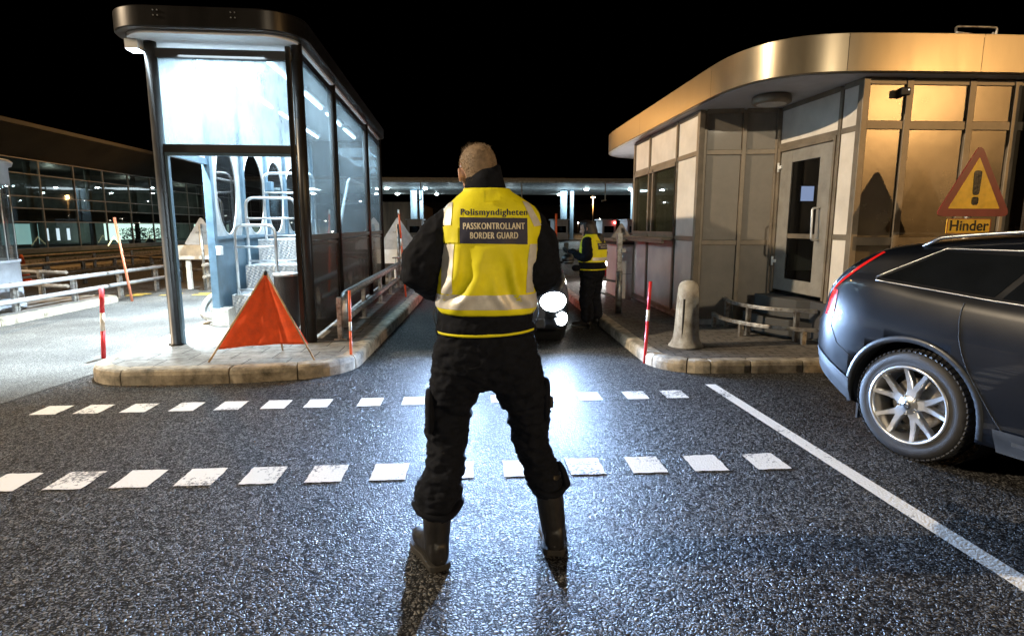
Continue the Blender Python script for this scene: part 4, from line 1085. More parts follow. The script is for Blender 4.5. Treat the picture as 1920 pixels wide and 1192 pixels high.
for sd in (-1, 1):
    c2.side_patch('front_window', [(1.35, .985), (2.3, 1.0), (2.3, 1.36), (1.85, 1.33)], .003, M_CGLASS, side=sd)
    c2.side_patch('rear_window', [(2.36, 1.0), (3.35, 1.02), (3.2, 1.34), (2.36, 1.36)], .003, M_CGLASS, side=sd)
    c2.line('door_seam', [(2.33, .96), (2.33, .28)], .004, M_WELL, side=sd, off=-.001)
    for uu in (.82, 3.42): c2.arch(uu, sd); c2.wheel(uu, sd)
    hl = c2.b('headlight', MB().lathe((sd * .60, .05, .60), [(.150, .06), (.145, .02), (.13, -.012)], 28, 'y', caps=False).xf(lambda p: Vector((p.x, p.y + max(0, abs(p.x) - .5) * .35, .60 + (p.z - .60) * .55))), M_TRIM)
    c2.b('lens', MB().lathe((sd * .60, -.02, .60), [(.165, .03), (.12, .004), (0, .0)], 28, 'y', caps=False).xf(lambda p: Vector((p.x, p.y - .01 + max(0, abs(p.x) - .6) * .55, .60 + (p.z - .60) * .72))), M_HEAD, hl)  # lens drawn oversized, the glare round the lamp put into its shape
    fg_ = c2.b('fog_lamp', MB().lathe((sd * .70, .09, .38), [(.062, .05), (.06, 0), (.05, -.01)], 20, 'y', caps=False), M_TRIM)
    c2.b('lens', MB().lathe((sd * .71, .085, .38), [(.082, .0), (0, -.014)], 20, 'y', caps=False).xf(lambda p: Vector((p.x, p.y - .03 + max(0, abs(p.x) - .70) * .8, p.z))), M_HEAD, fg_)  # fog lens enlarged as well to stand for its glare
    mr_ = c2.b('mirror', MB().lathe((sd * 1.0, 1.38, 1.04), [(.03, -.10), (.075, -.05), (.075, .05), (.02, .085)], 16, 'x').tube([(sd * .86, 1.42, .98), (sd * .97, 1.38, 1.02)], .02, 8), M_PAINTBLK)
    c2.b('mirror_trim', MB().tube([(sd * .92, 1.30, 1.0), (sd * 1.08, 1.31, 1.01)], .006, 6), M_TRIM, mr_)
    c2.side_patch('tail_lamp', [(4.05, .80), (4.24, .80), (4.2, .94), (4.0, .97)], .004, M_TAILON, side=sd, nu=6)
c2.b('grille', MB().box((-.42, -.012, .50), (.42, .03, .62)), M_BLACK, bevel=.02)
c2.b('lower_grille', MB().box((-.50, -.006, .27), (.50, .05, .40)), M_BLACK, bevel=.02)
c2.b('number_plate', MB().box((-.26, -.03, .42), (.26, -.014, .52)), M_WHITE, bevel=.004)
c2.top_patch('windscreen', 1.18, 1.92, 13, 19, .006, M_CGLASS)
for sd in (-1, 1):
    p = c2.T((sd * .62, -.12, .60)); beam(p, 2900, XENON, .035, sd * .08)
    p = c2.T((sd * .71, -.01, .38)); beam(p, 1000, XENON, .03, sd * .12)
    p = c2.T((sd * .6, 4.42, .85)); lamp('POINT', p, 16, (1, .06, .03), None, .06)

# ================================================================== PEOPLE
M_SKIN = mat('skin', (.52, .30, .22), .5, var=.12, vscale=30, bump=.0008, bscale=200)
M_HAIR1 = mat('short_grey_brown_hair', (.22, .155, .10), .7, var=.22, vscale=40)
M_HAIR2 = mat('dark_hair', (.018, .012, .010), .45, var=.4, vscale=60, bump=.004, bscale=120, stretch=(1, 1, .15))
M_NAVY = mat('navy_cloth', (.0065, .008, .013), .9, var=.3, vscale=30, bump=.0012, bscale=260, spec=.15)
M_VEST = mat('hi_vis_yellow', (.84, .78, .008), .6, var=.10, vscale=5, bump=.0006, bscale=240)
M_REFL = mat('reflective_silver', (.70, .69, .66), .42, metal=.25, var=.12, vscale=14, bump=.0005, bscale=200)
M_LABEL = mat('label_navy', (.022, .024, .06), .6, var=.15, vscale=20)
M_LETTER = mat('letter_cream', (.72, .66, .52), .6, var=.08, vscale=30)
M_BOOT = mat('boot_leather', (.014, .013, .013), .38, var=.3, vscale=20, bump=.001, bscale=90)
M_SOLE = mat('boot_sole', (.022, .02, .018), .7)
def ring(c, rx, ry, nx=(1, 0, 0), ny=(0, 1, 0), n=28, e=2.3):
    c = Vector(c); nx = Vector(nx); ny = Vector(ny); o = []
    for i in range(n):
        a = 2 * math.pi * i / n; ca, sa = math.cos(a), math.sin(a)
        o.append(c + nx * rx * math.copysign(abs(ca) ** (2 / e), ca) + ny * ry * math.copysign(abs(sa) ** (2 / e), sa))
    return o
def loftz(keys, step=.02, n=48, e=2.4, cap=True):
    """keys: (z, cx, cy, rx, ry) from low to high, smoothly interpolated"""
    keys = sorted(keys); tabs = [[(k[0], k[j]) for k in keys] for j in range(1, 5)]
    z0, z1 = keys[0][0], keys[-1][0]; m = max(2, int((z1 - z0) / step)); G = []
    for i in range(m + 1):
        z = z0 + (z1 - z0) * i / m; cx, cy, rx_, ry = [sinterp(t, z) for t in tabs]
        G.append(ring((cx, cy, z), rx_, ry, n=n, e=e))
    mb = MB().grid(G, True, True)
    if cap: mb.add(G[0], [tuple(range(n))]); mb.add(G[-1], [tuple(range(n))])
    return mb
def limb(pts, seg=24, step=.02):
    """pts: (x,y,z,r) joints -> smooth tapered tube with round ends"""
    L = [0]
    for a, b in zip(pts, pts[1:]): L.append(L[-1] + (Vector(a[:3]) - Vector(b[:3])).length)
    tabs = [[(l, p[j]) for l, p in zip(L, pts)] for j in range(4)]
    n = max(3, int(L[-1] / step)); P = []; rs = []
    for i in range(n + 1):
        s_ = L[-1] * i / n; P.append([sinterp(t, s_) for t in tabs[:3]]); rs.append(sinterp(tabs[3], s_))
    P = [Vector(p) for p in P]
    d0 = (P[0] - P[1]).normalized(); d1 = (P[-1] - P[-2]).normalized()
    pre = [P[0] + d0 * rs[0] * k for k in (.85, .5)]; prer = [rs[0] * .45, rs[0] * .85]
    post = [P[-1] + d1 * rs[-1] * k for k in (.5, .85)]; postr = [rs[-1] * .85, rs[-1] * .45]
    return MB().tube(pre + P + post, prer + rs + postr, seg)
def merge(*mbs):
    o = MB()
    for m in mbs: o.add(m.v, m.f, True)
    return o
def crumple(me, amp, scale, stretch=(1, 1, 1), seed=0, fn=None):
    """cloth folds: ridged noise along the normals"""
    me.calc_loop_triangles() if False else None
    nr = [v.normal.copy() for v in me.vertices]
    sv = Vector((seed * 3.1, seed * 1.7, seed * 2.3))
    for v, nn in zip(me.vertices, nr):
        p = Vector((v.co.x * stretch[0], v.co.y * stretch[1], v.co.z * stretch[2])) * scale + sv
        d = noise.noise(p); d2 = noise.noise(p * 2.3 + Vector((5, 5, 5)))
        r = (1 - abs(d) * 2.2) * .6 + (1 - abs(d2) * 2) * .3 - .45
        k = fn(v.co) if fn else 1
        v.co += nn * amp * r * k
    me.update()
def hand(wr, fwd, palm_n, side, curl=.9, s=1.0):
    """palm with four separate curled fingers and a thumb; wr wrist point, fwd along the hand, palm_n out of the palm"""
    f = Vector(fwd).normalized(); nn = Vector(palm_n).normalized(); nn = (nn - f * nn.dot(f)).normalized(); a = f.cross(nn) * side
    w_ = Vector(wr); mb = MB()
    G = []
    for t, hw, th_ in ((-.01, .024, .019), (.02, .032, .016), (.05, .040, .015), (.075, .041, .013), (.09, .036, .011)):
        G.append(ring(w_ + f * t * s, hw * s, th_ * s, a, nn, 18, 2.6))
    mb.grid(G, True, True).add(G[0], [tuple(range(18))]).add(G[-1], [tuple(range(18))])
    for i, (o, ln) in enumerate(((-.030, .060), (-.010, .072), (.011, .068), (.030, .052))):
        p = w_ + (f * (.082 - abs(o) * .12) + a * o) * s; d = f.copy(); P = [p - f * .015 * s, p]; 
        for k, seg in enumerate((.45, .32, .23)):
            ang = curl * (.55 + .35 * k) + i * .06
            d = (Matrix.Rotation(-ang, 3, a * 1) @ d) if False else (f * math.cos(ang * (k + 1) * .62) + nn * math.sin(ang * (k + 1) * .62)).normalized()
            P.append(P[-1] + d * ln * seg * s)
        mb.tube(P, [.0095 * s, .0095 * s, .009 * s, .0082 * s, .0062 * s], 10)
    p = w_ + (f * .02 - a * .03) * s
    mb.tube([p, p + (f * .022 - a * .018 + nn * .008) * s, p + (f * .045 - a * .022 + nn * .018) * s, p + (f * .064 - a * .014 + nn * .028) * s], [.013 * s, .0115 * s, .0105 * s, .007 * s], 10)
    return mb
def head_mb(c, yaw, pitch, s=1.0):
    """head with face in local frame: +y is where the face looks"""
    mb = MB(); G = []
    # (z, half width, front depth, back depth)
    prof = [(-.125, .030, .062, .010), (-.112, .046, .082, .030), (-.09, .058, .090, .052), (-.06, .066, .092, .070), (-.03, .071, .092, .086), (0, .074, .090, .096), (.03, .076, .090, .101), (.06, .074, .086, .098), (.085, .066, .074, .086), (.105, .050, .054, .064), (.117, .028, .030, .036), (.121, .006, .006, .008)]
    tabs = [[(p[0], p[j]) for p in prof] for j in (1, 2, 3)]
    n = 40
    for i in range(27):
        z = -.125 + .246 * i / 26; w_, fr, bk = [sinterp(t, z) for t in tabs]; row = []
        for k in range(n):
            a = 2 * math.pi * k / n; x = math.cos(a) * w_; y = math.sin(a) * (fr if math.sin(a) > 0 else bk)
            if y > 0:
                if abs(z + .0) < .018: y -= .006 * math.exp(-((abs(x) - .032) / .016) ** 2)
            row.append(Vector((x, y, z)))
        G.append(row)
    mb.grid(G, True, True).add(G[0], [tuple(range(n))]).add(G[-1], [tuple(range(n))])
    # nose, brow, lips, ears
    mb.tube([(0, .082, .010), (0, .098, -.012), (0, .112, -.034), (0, .100, -.045), (0, .085, -.046)], [.008, .010, .014, .013, .009], 10)
    mb.tube([(-.016, .092, -.040), (.016, .092, -.040)], .010, 8)
    mb.tube([(-.045, .078, .024), (-.02, .088, .022), (.02, .088, .022), (.045, .078, .024)], .009, 8)
    mb.tube([(-.024, .080, -.071), (0, .093, -.069), (.024, .080, -.071)], [.004, .008, .004], 8).tube([(-.022, .080, -.080), (0, .090, -.081), (.022, .080, -.080)], [.004, .008, .004], 8)
    for sd in (-1, 1):
        e = []
        for i in range(13):
            a = R(100 + 300 * i / 12); e.append(Vector((sd * (.076 + .010 * (1 + math.cos(a)) * .5 + .006), -.006 + .017 * math.cos(a) * -1, -.008 + .031 * math.sin(a))))
        mb.tube(e, .0058, 8); mb.lathe((sd * .078, -.008, -.008), [(.001, -.005), (.022, -.004), (.022, .004), (.001, .006)], 14, 'x')
        mb.lathe((sd * .032, .083, .0), [(.001, -.010), (.013, -.002), (.010, .005), (.001, .008)], 14, 'y')
    M = Matrix.Translation(Vector(c)) @ Matrix.Rotation(yaw, 4, 'Z') @ Matrix.Rotation(pitch, 4, 'X') @ Matrix.Scale(s, 4)
    mb.v = [M @ v for v in mb.v]
    return mb, M
def boot(heel, toe, sole=.03, up=None, shaft_r=.055, s=1.0):
    heel = Vector((heel[0], heel[1], 0)); toe = Vector((toe[0], toe[1], 0)); d = (toe - heel).normalized(); sd = Vector((-d.y, d.x, 0)); Lf = (toe - heel).length
    G = []
    for t, hw, top in ((0, .022, .070), (.04, .034, .095), (.14, .040, .115), (.30, .041, .118), (.45, .042, .098), (.60, .047, .080), (.75, .050, .068), (.88, .044, .060), (.97, .028, .048), (1.0, .012, .038)):
        c = heel + d * Lf * t; G.append(ring(c + Vector((0, 0, sole + (top) / 2)), hw * s, top / 2 * s, sd, (0, 0, 1), 20, 2.6))
    mb = MB().grid(G, True, True).add(G[0], [tuple(range(20))]).add(G[-1], [tuple(range(20))])
    an = heel + d * Lf * .20 + Vector((0, 0, .09))
    u = Vector(up)
    sh = limb([(*an, .044 * s), (*(an.lerp(u, .5)), .050 * s), (*u, shaft_r)], 20)
    so = []
    for i in range(25):
        t = i / 24; tab = [(0, .022), (.05, .036), (.25, .040), (.45, .040), (.7, .052), (.9, .046), (1, .010)]
        hw = sinterp(tab, t) * s; so.append((t, hw))
    L_ = [heel + d * Lf * (t * 1.02 - .01) + sd * (hw + .004) for t, hw in so] + [heel + d * Lf * (t * 1.02 - .01) - sd * (hw + .004) for t, hw in so[::-1]]
    sm = MB().prism([(p.x, p.y) for p in L_], .002, sole * .95)
    hp = MB().prism([(p.x, p.y) for p in (L_[:9] + L_[-9:])], .0, .012)
    return merge(mb, sh), sm

def bvh_of(me): 
    return BVHTree.FromPolygons([v.co.copy() for v in me.vertices], [tuple(p.vertices) for p in me.polygons])
def project(mb, bvh, axis, off, flat_off=False):
    """drop flat pieces onto the cloth along axis"""
    ax = Vector(axis)
    out = []
    for v in mb.v:
        h, n_, i, d = bvh.ray_cast(v - ax * 1.0, ax)
        if h is None: h, n_, i, d = bvh.find_nearest(v)
        if n_.dot(ax) > 0: n_ = -n_
        if flat_off: n_ = (-ax + Vector((0, 0, .25)) * 0).normalized()
        out.append(h + n_ * off)
    mb.v = out; return mb
def quadgrid(a, b, c, d, nu, nv):
    a, b, c, d = map(Vector, (a, b, c, d)); G = []
    for i in range(nu + 1):
        t = i / nu; G.append([(a.lerp(b, t)).lerp(d.lerp(c, t), j / nv) for j in range(nv + 1)])
    return MB().grid(G)
def subdivide_text(mb, cuts=2, maxlen=.008):
    """split the flat lettering into small triangles so that it can follow the cloth"""
    tris = []
    for f in mb.f:
        P = [mb.v[i] for i in f]
        for k in range(1, len(P) - 1): tris.append((P[0], P[k], P[k + 1]))
    out = []
    while tris:
        a, b, c = tris.pop()
        if max((a - b).length, (b - c).length, (c - a).length) > maxlen:
            ab, bc, ca = (a + b) / 2, (b + c) / 2, (c + a) / 2
            tris += [(a, ab, ca), (ab, b, bc), (ca, bc, c), (ab, bc, ca)]
        else: out.append((a, b, c))
    o = MB()
    for t in out: o.add(t, [(0, 1, 2)])
    return o

# ---------------- foreground guard
YG = 2.50
def guard1():
    loc = Vector((.05, 2.5, 0))
    hd, HM = head_mb((.030, 2.545, 1.722), R(14), R(-24), .98)
    neck = limb([(.06, 2.50, 1.56, .062), (.045, 2.52, 1.66, .060)], 20)
    torso = loftz([(.90, .055, 2.49, .16, .11), (1.05, .06, 2.49, .15, .10), (1.3, .065, 2.49, .155, .11), (1.48, .075, 2.49, .17, .10), (1.56, .075, 2.49, .14, .08), (1.60, .07, 2.49, .06, .05)], e=2.2)
    armL = limb([(-.10, 2.49, 1.50, .055), (-.215, 2.48, 1.30, .047), (-.10, 2.68, 1.22, .034), (-.055, 2.73, 1.22, .028)], 18)
    armR = limb([(.25, 2.49, 1.50, .055), (.30, 2.48, 1.30, .047), (.20, 2.68, 1.22, .034), (.155, 2.73, 1.22, .028)], 18)
    hL = hand((-.055, 2.73, 1.22), (.75, .6, .1), (.3, -.2, .9), 1, .8); hR = hand((.155, 2.73, 1.22), (-.75, .6, .1), (-.3, -.2, .9), -1, .8)
    legL = limb([(-.05, 2.49, .90, .075), (-.085, 2.50, .80, .065), (-.120, 2.515, .60, .05), (-.125, 2.505, .50, .045), (-.150, 2.46, .30, .04), (-.160, 2.44, .12, .03)], 18)
    legR = limb([(.16, 2.49, .90, .075), (.20, 2.51, .80, .065), (.252, 2.55, .60, .05), (.264, 2.55, .50, .045), (.315, 2.535, .36, .035), (.345, 2.52, .12, .03)], 18)
    me = remesh(merge(hd, neck, torso, armL, armR, hL, hR, legL, legR), .0045, 2)
    body = mesh_obj('person', me, M_SKIN, None, loc)
    tag(body, 'man seen from behind in yellow border guard vest, standing wide legged on the crossing', 'person')
    # hair: close crop shell plus many short strands
    cap = MB(); G = []
    n = 44
    tabs = [[(-.07, .069), (-.03, .0735), (0, .077), (.03, .079), (.06, .077), (.085, .069), (.105, .054), (.118, .031), (.1245, .004)], [(-.07, .083), (-.03, .0905), (0, .1), (.03, .105), (.06, .102), (.085, .09), (.105, .068), (.118, .04), (.1245, .004)]]
    for i in range(20):
        z = -.070 + .1945 * i / 19; w_ = sinterp(tabs[0], z); bk = sinterp(tabs[1], z); row = []
        for k in range(n):
            a = 2 * math.pi * k / n; x = math.cos(a) * w_; s_ = math.sin(a)
            lim = .42 if z > .045 else (-.05 if z > -.01 else -.30)
            inside = s_ < (1 if z > .085 else lim)
            y = s_ * (bk if s_ < 0 else (sinterp([(-.07, .07), (.06, .084), (.085, .073), (.105, .053), (.1245, .003)], z) + .003))
            f_ = 1.0 if inside else .90
            row.append(HM @ Vector((x * f_, y * f_, z)))
        G.append(row)
    cap.grid(G, True, True)
    rnd = random.Random(3)
    for _ in range(4200):
        z = rnd.uniform(-.065, .122); a = rnd.uniform(math.pi * .95, 2.05 * math.pi) if z < .05 else rnd.uniform(0, 2 * math.pi)
        w_ = sinterp(tabs[0], z); bk = sinterp(tabs[1], z) if math.sin(a) < 0 else sinterp([(.05, .087), (.085, .075), (.105, .055), (.1245, .004)], z)
        p = Vector((math.cos(a) * w_, math.sin(a) * bk, z)); nn = Vector((p.x / w_ ** 2 * .006, p.y / max(bk, .01) ** 2 * .006, z * 1.2)).normalized()
        ln = rnd.uniform(.003, .006) if z < .095 else rnd.uniform(.006, .012)
        if z > .106 and p.y > -.02 and rnd.random() < .6: ln = rnd.uniform(.015, .034); nn = (nn + Vector((rnd.uniform(-.3, .3), .1, 1.2))).normalized()
        t = (nn + Vector((rnd.uniform(-.5, .5), rnd.uniform(-.5, .3), rnd.uniform(-.6, .2)))).normalized() * ln
        s_ = nn.cross(Vector((rnd.random(), rnd.random(), rnd.random()))).normalized() * .0007
        cap.add([HM @ (p - s_), HM @ (p + s_), HM @ (p + t)], [(0, 1, 2)])
    cap.build('hair', M_HAIR1, body, weld=0)
    # jacket: sleeves, collar, lower body
    sl = limb([(-.085, 2.49, 1.515, .074), (-.165, 2.475, 1.42, .082), (-.215, 2.46, 1.315, .088), (-.175, 2.53, 1.265, .080), (-.11, 2.64, 1.235, .060), (-.065, 2.71, 1.225, .045)], 28)
    sr = limb([(.235, 2.49, 1.515, .072), (.285, 2.475, 1.42, .076), (.300, 2.46, 1.315, .078), (.275, 2.53, 1.265, .072), (.21, 2.64, 1.235, .058), (.165, 2.71, 1.225, .045)], 28)
    core = loftz([(1.045, .057, 2.49, .207, .143), (1.07, .057, 2.49, .212, .150), (1.12, .057, 2.49, .203, .146), (1.3, .065, 2.49, .19, .13), (1.50, .08, 2.49, .19, .11), (1.56, .078, 2.49, .15, .09), (1.60, .07, 2.49, .10, .07)], e=2.3)
    jm = remesh(merge(sl, sr, core), .007, 3)
    crumple(jm, .016, 7, (1, 1, 1.3), 1, lambda c: 1.3 if c.x < -.14 or c.x > .25 else .45)
    crumple(jm, .006, 19, (1, 1, 1), 4)
    jk = mesh_obj('jacket', jm, M_NAVY, body)
    # point of cloth at the left elbow and cuffs
    col = MB(); G = []
    for z, r1, r2, cx, cy in ((1.575, .098, .082, .066, 2.49), (1.63, .083, .076, .058, 2.50), (1.685, .078, .074, .050, 2.51), (1.725, .076, .072, .047, 2.518), (1.722, .070, .066, .047, 2.52), (1.66, .070, .066, .055, 2.51)):
        row = ring((cx, cy, z), r1, r2, n=40, e=2.1)
        row = [p + Vector((0, 0, (.016 if z > 1.6 else 0) * (1 - math.sin(2 * math.pi * i / 40)) * .5 - (.03 if z > 1.65 else 0) * max(0, math.sin(2 * math.pi * i / 40)) + .004 * math.sin(i * .9))) + Vector((.003 * math.sin(i * 1.7 + z * 60), .002 * math.cos(i * 2.1 + z * 70), 0)) for i, p in enumerate(row)]
        row = [p + Vector((0, 0, (p.x - .075) * (.42 if z > 1.6 else 0))) for p in row]
        G.append(row)
    col.grid(G, True, True); col.build('collar', M_NAVY, jk)
    bd = loftz([(1.052, .057, 2.49, .2125, .151), (1.062, .057, 2.49, .2145, .153)], .005, 64)
    bd.xf(lambda p: Vector((p.x, p.y, p.z - .012 * math.cos((p.x - .057) * 6) + .012 + .006 * (p.x - .05) / .2))); bd.build('hem_piping', M_VEST, jk)
    # vest
    vk = [(1.140, .062, 2.488, .198, .150), (1.165, .060, 2.488, .212, .158), (1.20, .058, 2.488, .212, .160), (1.26, .060, 2.488, .207, .157), (1.33, .064, 2.488, .205, .156), (1.42, .076, 2.488, .210, .152), (1.49, .084, 2.488, .216, .142), (1.54, .082, 2.488, .207, .128), (1.575, .078, 2.488, .190, .116), (1.605, .073, 2.488, .155, .101), (1.628, .068, 2.49, .122, .092), (1.645, .064, 2.492, .100, .086), (1.655, .063, 2.493, .096, .083)]
    vm = loftz(vk, .008, 120, 2.5, cap=False).mesh()
    def foldamp(c): return .35 + max(0, min(1, (1.50 - c.z) / .2))
    for v in vm.vertices:
        c = v.co; x = c.x - .066
        # folds radiating from the waist band up towards the shoulder blades
        g_ = math.sin((x * 46) + (c.z - 1.2) * 26 * (1 if x > 0 else -1) + noise.noise(c * 6) * 3)
        k = max(0, min(1, (1.47 - c.z) / .18)) * max(0, min(1, (c.z - 1.15) / .05))
        s_ = -1 if c.y < 2.488 else 1
        v.co.y += s_ * (.0150 * max(-.6, g_) * k * (.4 + min(1, abs(x) / .12)))
        v.co.y += s_ * .004 * noise.noise(Vector((c.x * 14, c.z * 9, 2)))
        if 1.165 < c.z < 1.40: v.co.x += (.005 * noise.noise(Vector((3, c.y * 9, c.z * 22)))) * (1 if x > 0 else -1)
    vm.update()
    crumple(vm, .003, 20, (1, 1, .7), 2)
    bv = bvh_of(vm)
    vest = mesh_obj('vest', vm, M_VEST, body)
    so_ = vest.modifiers.new('thick', 'SOLIDIFY'); so_.thickness = .0018; so_.offset = 1
    yb = 2.0
    def patch(name, q, m, nu=26, nv=8, off=.0045, par=vest):
        g_ = quadgrid(*[(p[0], yb, p[1]) for p in q], nu, nv); return project(g_, bv, (0, 1, 0), off).build(name, m, par)
    # horizontal band all the way round
    G = []
    for z in [1.167 + .0075 * i for i in range(9)]:
        row = []
        for i in range(120):
            a = 2 * math.pi * i / 120; o_ = Vector((.06 + math.cos(a) * .6, 2.488 + math.sin(a) * .6, z)); d_ = Vector((-math.cos(a), -math.sin(a), 0))
            h, n_, _, _ = bv.ray_cast(o_, d_)
            if h is None: h = Vector((.06 + math.cos(a) * .2, 2.488 + math.sin(a) * .15, z)); n_ = -d_
            row.append(h - d_ * .0045)
        G.append(row)
    MB().grid(G, True, True).build('waist_band', M_REFL, vest)
    patch('brace_band', [(-.125, 1.232), (-.085, 1.232), (-.070, 1.43), (-.122, 1.43)], M_REFL, 8, 26)
    patch('brace_band', [(.215, 1.232), (.250, 1.232), (.262, 1.43), (.232, 1.43)], M_REFL, 8, 26)
    patch('shoulder_band', [(-.130, 1.505), (-.083, 1.505), (-.075, 1.598), (-.108, 1.590)], M_REFL, 8, 14)
    patch('shoulder_band', [(.250, 1.50), (.282, 1.505), (.232, 1.595), (.205, 1.60)], M_REFL, 8, 14)
    patch('pocket_flap', [(-.118, 1.435), (-.055, 1.435), (-.055, 1.50), (-.128, 1.50)], M_VEST, 10, 10, .0075)
    patch('collar_tab', [(.055, 1.595), (.115, 1.598), (.108, 1.645), (.055, 1.643)], M_VEST, 10, 10, .0075)
    patch('label_panel', [(-.048, 1.434), (.222, 1.430), (.222, 1.533), (-.048, 1.536)], M_LABEL, 40, 14, .0045)
    def word(s_, size, cx, cz, m, name, bold, wd, off=.0062):
        t = text_mesh(s_, size, bold=0, extrude=0, spacing=1.12); xs_ = [v.x for v in t.v]; k = wd / (max(xs_) - min(xs_)); mx_ = (max(xs_) + min(xs_)) / 2
        t.v = [Vector(((v.x - mx_) * k + cx, yb, v.y + cz - .0)) for v in t.v]
        t = subdivide_text(t, 3, .006); all_ = MB()
        for q_, dx in enumerate((0, -bold, bold)):
            c_ = MB(); c_.v = [v + Vector((dx, 0, 0)) for v in t.v]; c_.f = list(t.f); c_.sm = list(t.sm)
            project(c_, bv, (0, 1, 0), off + q_ * .00025, True); all_.add(c_.v, c_.f)
        t = all_
        return t.build(name, m, vest, weld=0)
    word('Polismyndigheten', .0360, .090, 1.5570, M_LABEL, 'lettering_agency', .0011, .268, .0040)
    word('PASSKONTROLLANT', .0365, .088, 1.501, M_LETTER, 'lettering_swedish', .0011, .246, .0068)
    word('BORDER GUARD', .0365, .088, 1.464, M_LETTER, 'lettering_english', .0011, .190, .0068)
    # trousers
    pv = loftz([(.80, .06, 2.49, .15, .09), (.86, .060, 2.495, .232, .130), (.92, .058, 2.49, .236, .142), (.98, .055, 2.49, .226, .145), (1.04, .055, 2.49, .208, .140), (1.08, .055, 2.49, .195, .13)], .02, 40, 2.3)
    tl = limb([(-.055, 2.49, .93, .115), (-.080, 2.50, .82, .112), (-.108, 2.52, .70, .098), (-.122, 2.52, .62, .094), (-.122, 2.51, .54, .084), (-.132, 2.49, .44, .086), (-.160, 2.46, .34, .098), (-.168, 2.45, .295, .098)], 30)
    tr_ = limb([(.165, 2.49, .93, .118), (.198, 2.51, .82, .116), (.238, 2.54, .71, .104), (.252, 2.55, .62, .092), (.262, 2.55, .53, .082), (.292, 2.545, .43, .076), (.325, 2.53, .35, .078), (.335, 2.53, .32, .076)], 30)
    pk = merge(MB().box((-.225, 2.42, .60), (-.195, 2.57, .78)), MB().box((.335, 2.46, .64), (.36, 2.61, .80)))
    tm = remesh(merge(pv, tl, tr_), .008, 3)
    def kf(c):
        return 1.6 if c.z < .45 else (1.35 if c.z < .72 else .7)
    crumple(tm, .017, 8.5, (1, 1, 2.0), 7, kf); crumple(tm, .010, 20, (1, 1, 1.8), 3)
    tro = mesh_obj('trousers', tm, M_NAVY, body)
    # cargo pocket, knee strap, cuff flaps
    for nm, c_, s_ in (('cargo_pocket', (-.190, 2.50, .70), (.026, .080, .10)), ('cargo_pocket', (.322, 2.54, .73), (.024, .080, .10))):
        MB().lathe(c_, [(.001, -1), (.8, -.9), (1, -.5), (1, .5), (.8, .9), (.001, 1)], 16).xf(lambda p, c_=c_, s_=s_: Vector((c_[0] + (p.x - c_[0]) * s_[0], c_[1] + (p.y - c_[1]) * s_[1], c_[2] + (p.z - c_[2]) * s_[2]))).build(nm, M_NAVY, tro)
    MB().box((.338, 2.49, .70), (.352, 2.515, .75), R(15)).build('pocket_tab', M_BLACK, tro, .002)
    for cx, cy, z, r_, nm in ((-.165, 2.455, .272, .102, 'cuff_roll'), (.338, 2.535, .312, .080, 'cuff_roll')):
        P = [(cx + r_ * math.cos(a) * (1.0 + .06 * math.sin(3 * a)), cy + r_ * math.sin(a), z + .012 * math.sin(a * 2 + 1)) for a in [2 * math.pi * i / 30 for i in range(31)]]
        MB().tube(P, .016, 10, False).build(nm, M_NAVY, tro)
    MB().tube([(.40, 2.50, .30), (.425, 2.50, .33), (.405, 2.50, .40), (.385, 2.51, .44)], [.012, .018, .014, .008], 10).build('loose_strap', M_NAVY, tro)
    # boots
    for heel, toe, up in (((-.150, 2.37), (-.262, 2.64), (-.165, 2.45, .33)), ((.362, 2.455), (.392, 2.745), (.335, 2.53, .36))):
        a, b = boot(heel, toe, .034, up, .066, 1.25)
        me_ = remesh(a, .005, 3); bo_ = mesh_obj('boot', me_, M_BOOT, body)
        b.build('sole', M_SOLE, bo_, .004)
        d = (Vector((*toe, 0)) - Vector((*heel, 0))).normalized(); h3 = Vector((*heel, 0))
        sd = Vector((-d.y, d.x, 0))
        MB().tube([h3 + d * .05 + sd * .045 + Vector((0, 0, .048)), h3 - d * .003 + Vector((0, 0, .050)) , h3 + d * .05 - sd * .045 + Vector((0, 0, .048))], .004, 6).build('heel_seam', M_TRIM if False else M_BOOT, bo_)
    # belt radio lead and passport
    MB().tube([(-.150, 2.47, 1.18), (-.168, 2.45, 1.14), (-.160, 2.44, 1.10), (-.152, 2.46, 1.06)], .002, 6).build('radio_lead', M_BLACK, body)
    MB().tube([(.265, 2.48, 1.18), (.285, 2.46, 1.14), (.275, 2.45, 1.10), (.262, 2.47, 1.07)], .002, 6).build('radio_lead', M_BLACK, body)
    return body
person1 = guard1()
ps = own('passport', MB().box((.005, 2.83, 1.232), (.095, 2.94, 1.24), R(12)), mat('burgundy_cover', (.12, .02, .025), .5), (.05, 2.88, 1.232), 'small burgundy passport held in front of the foreground guard', 'passport', bevel=.002)

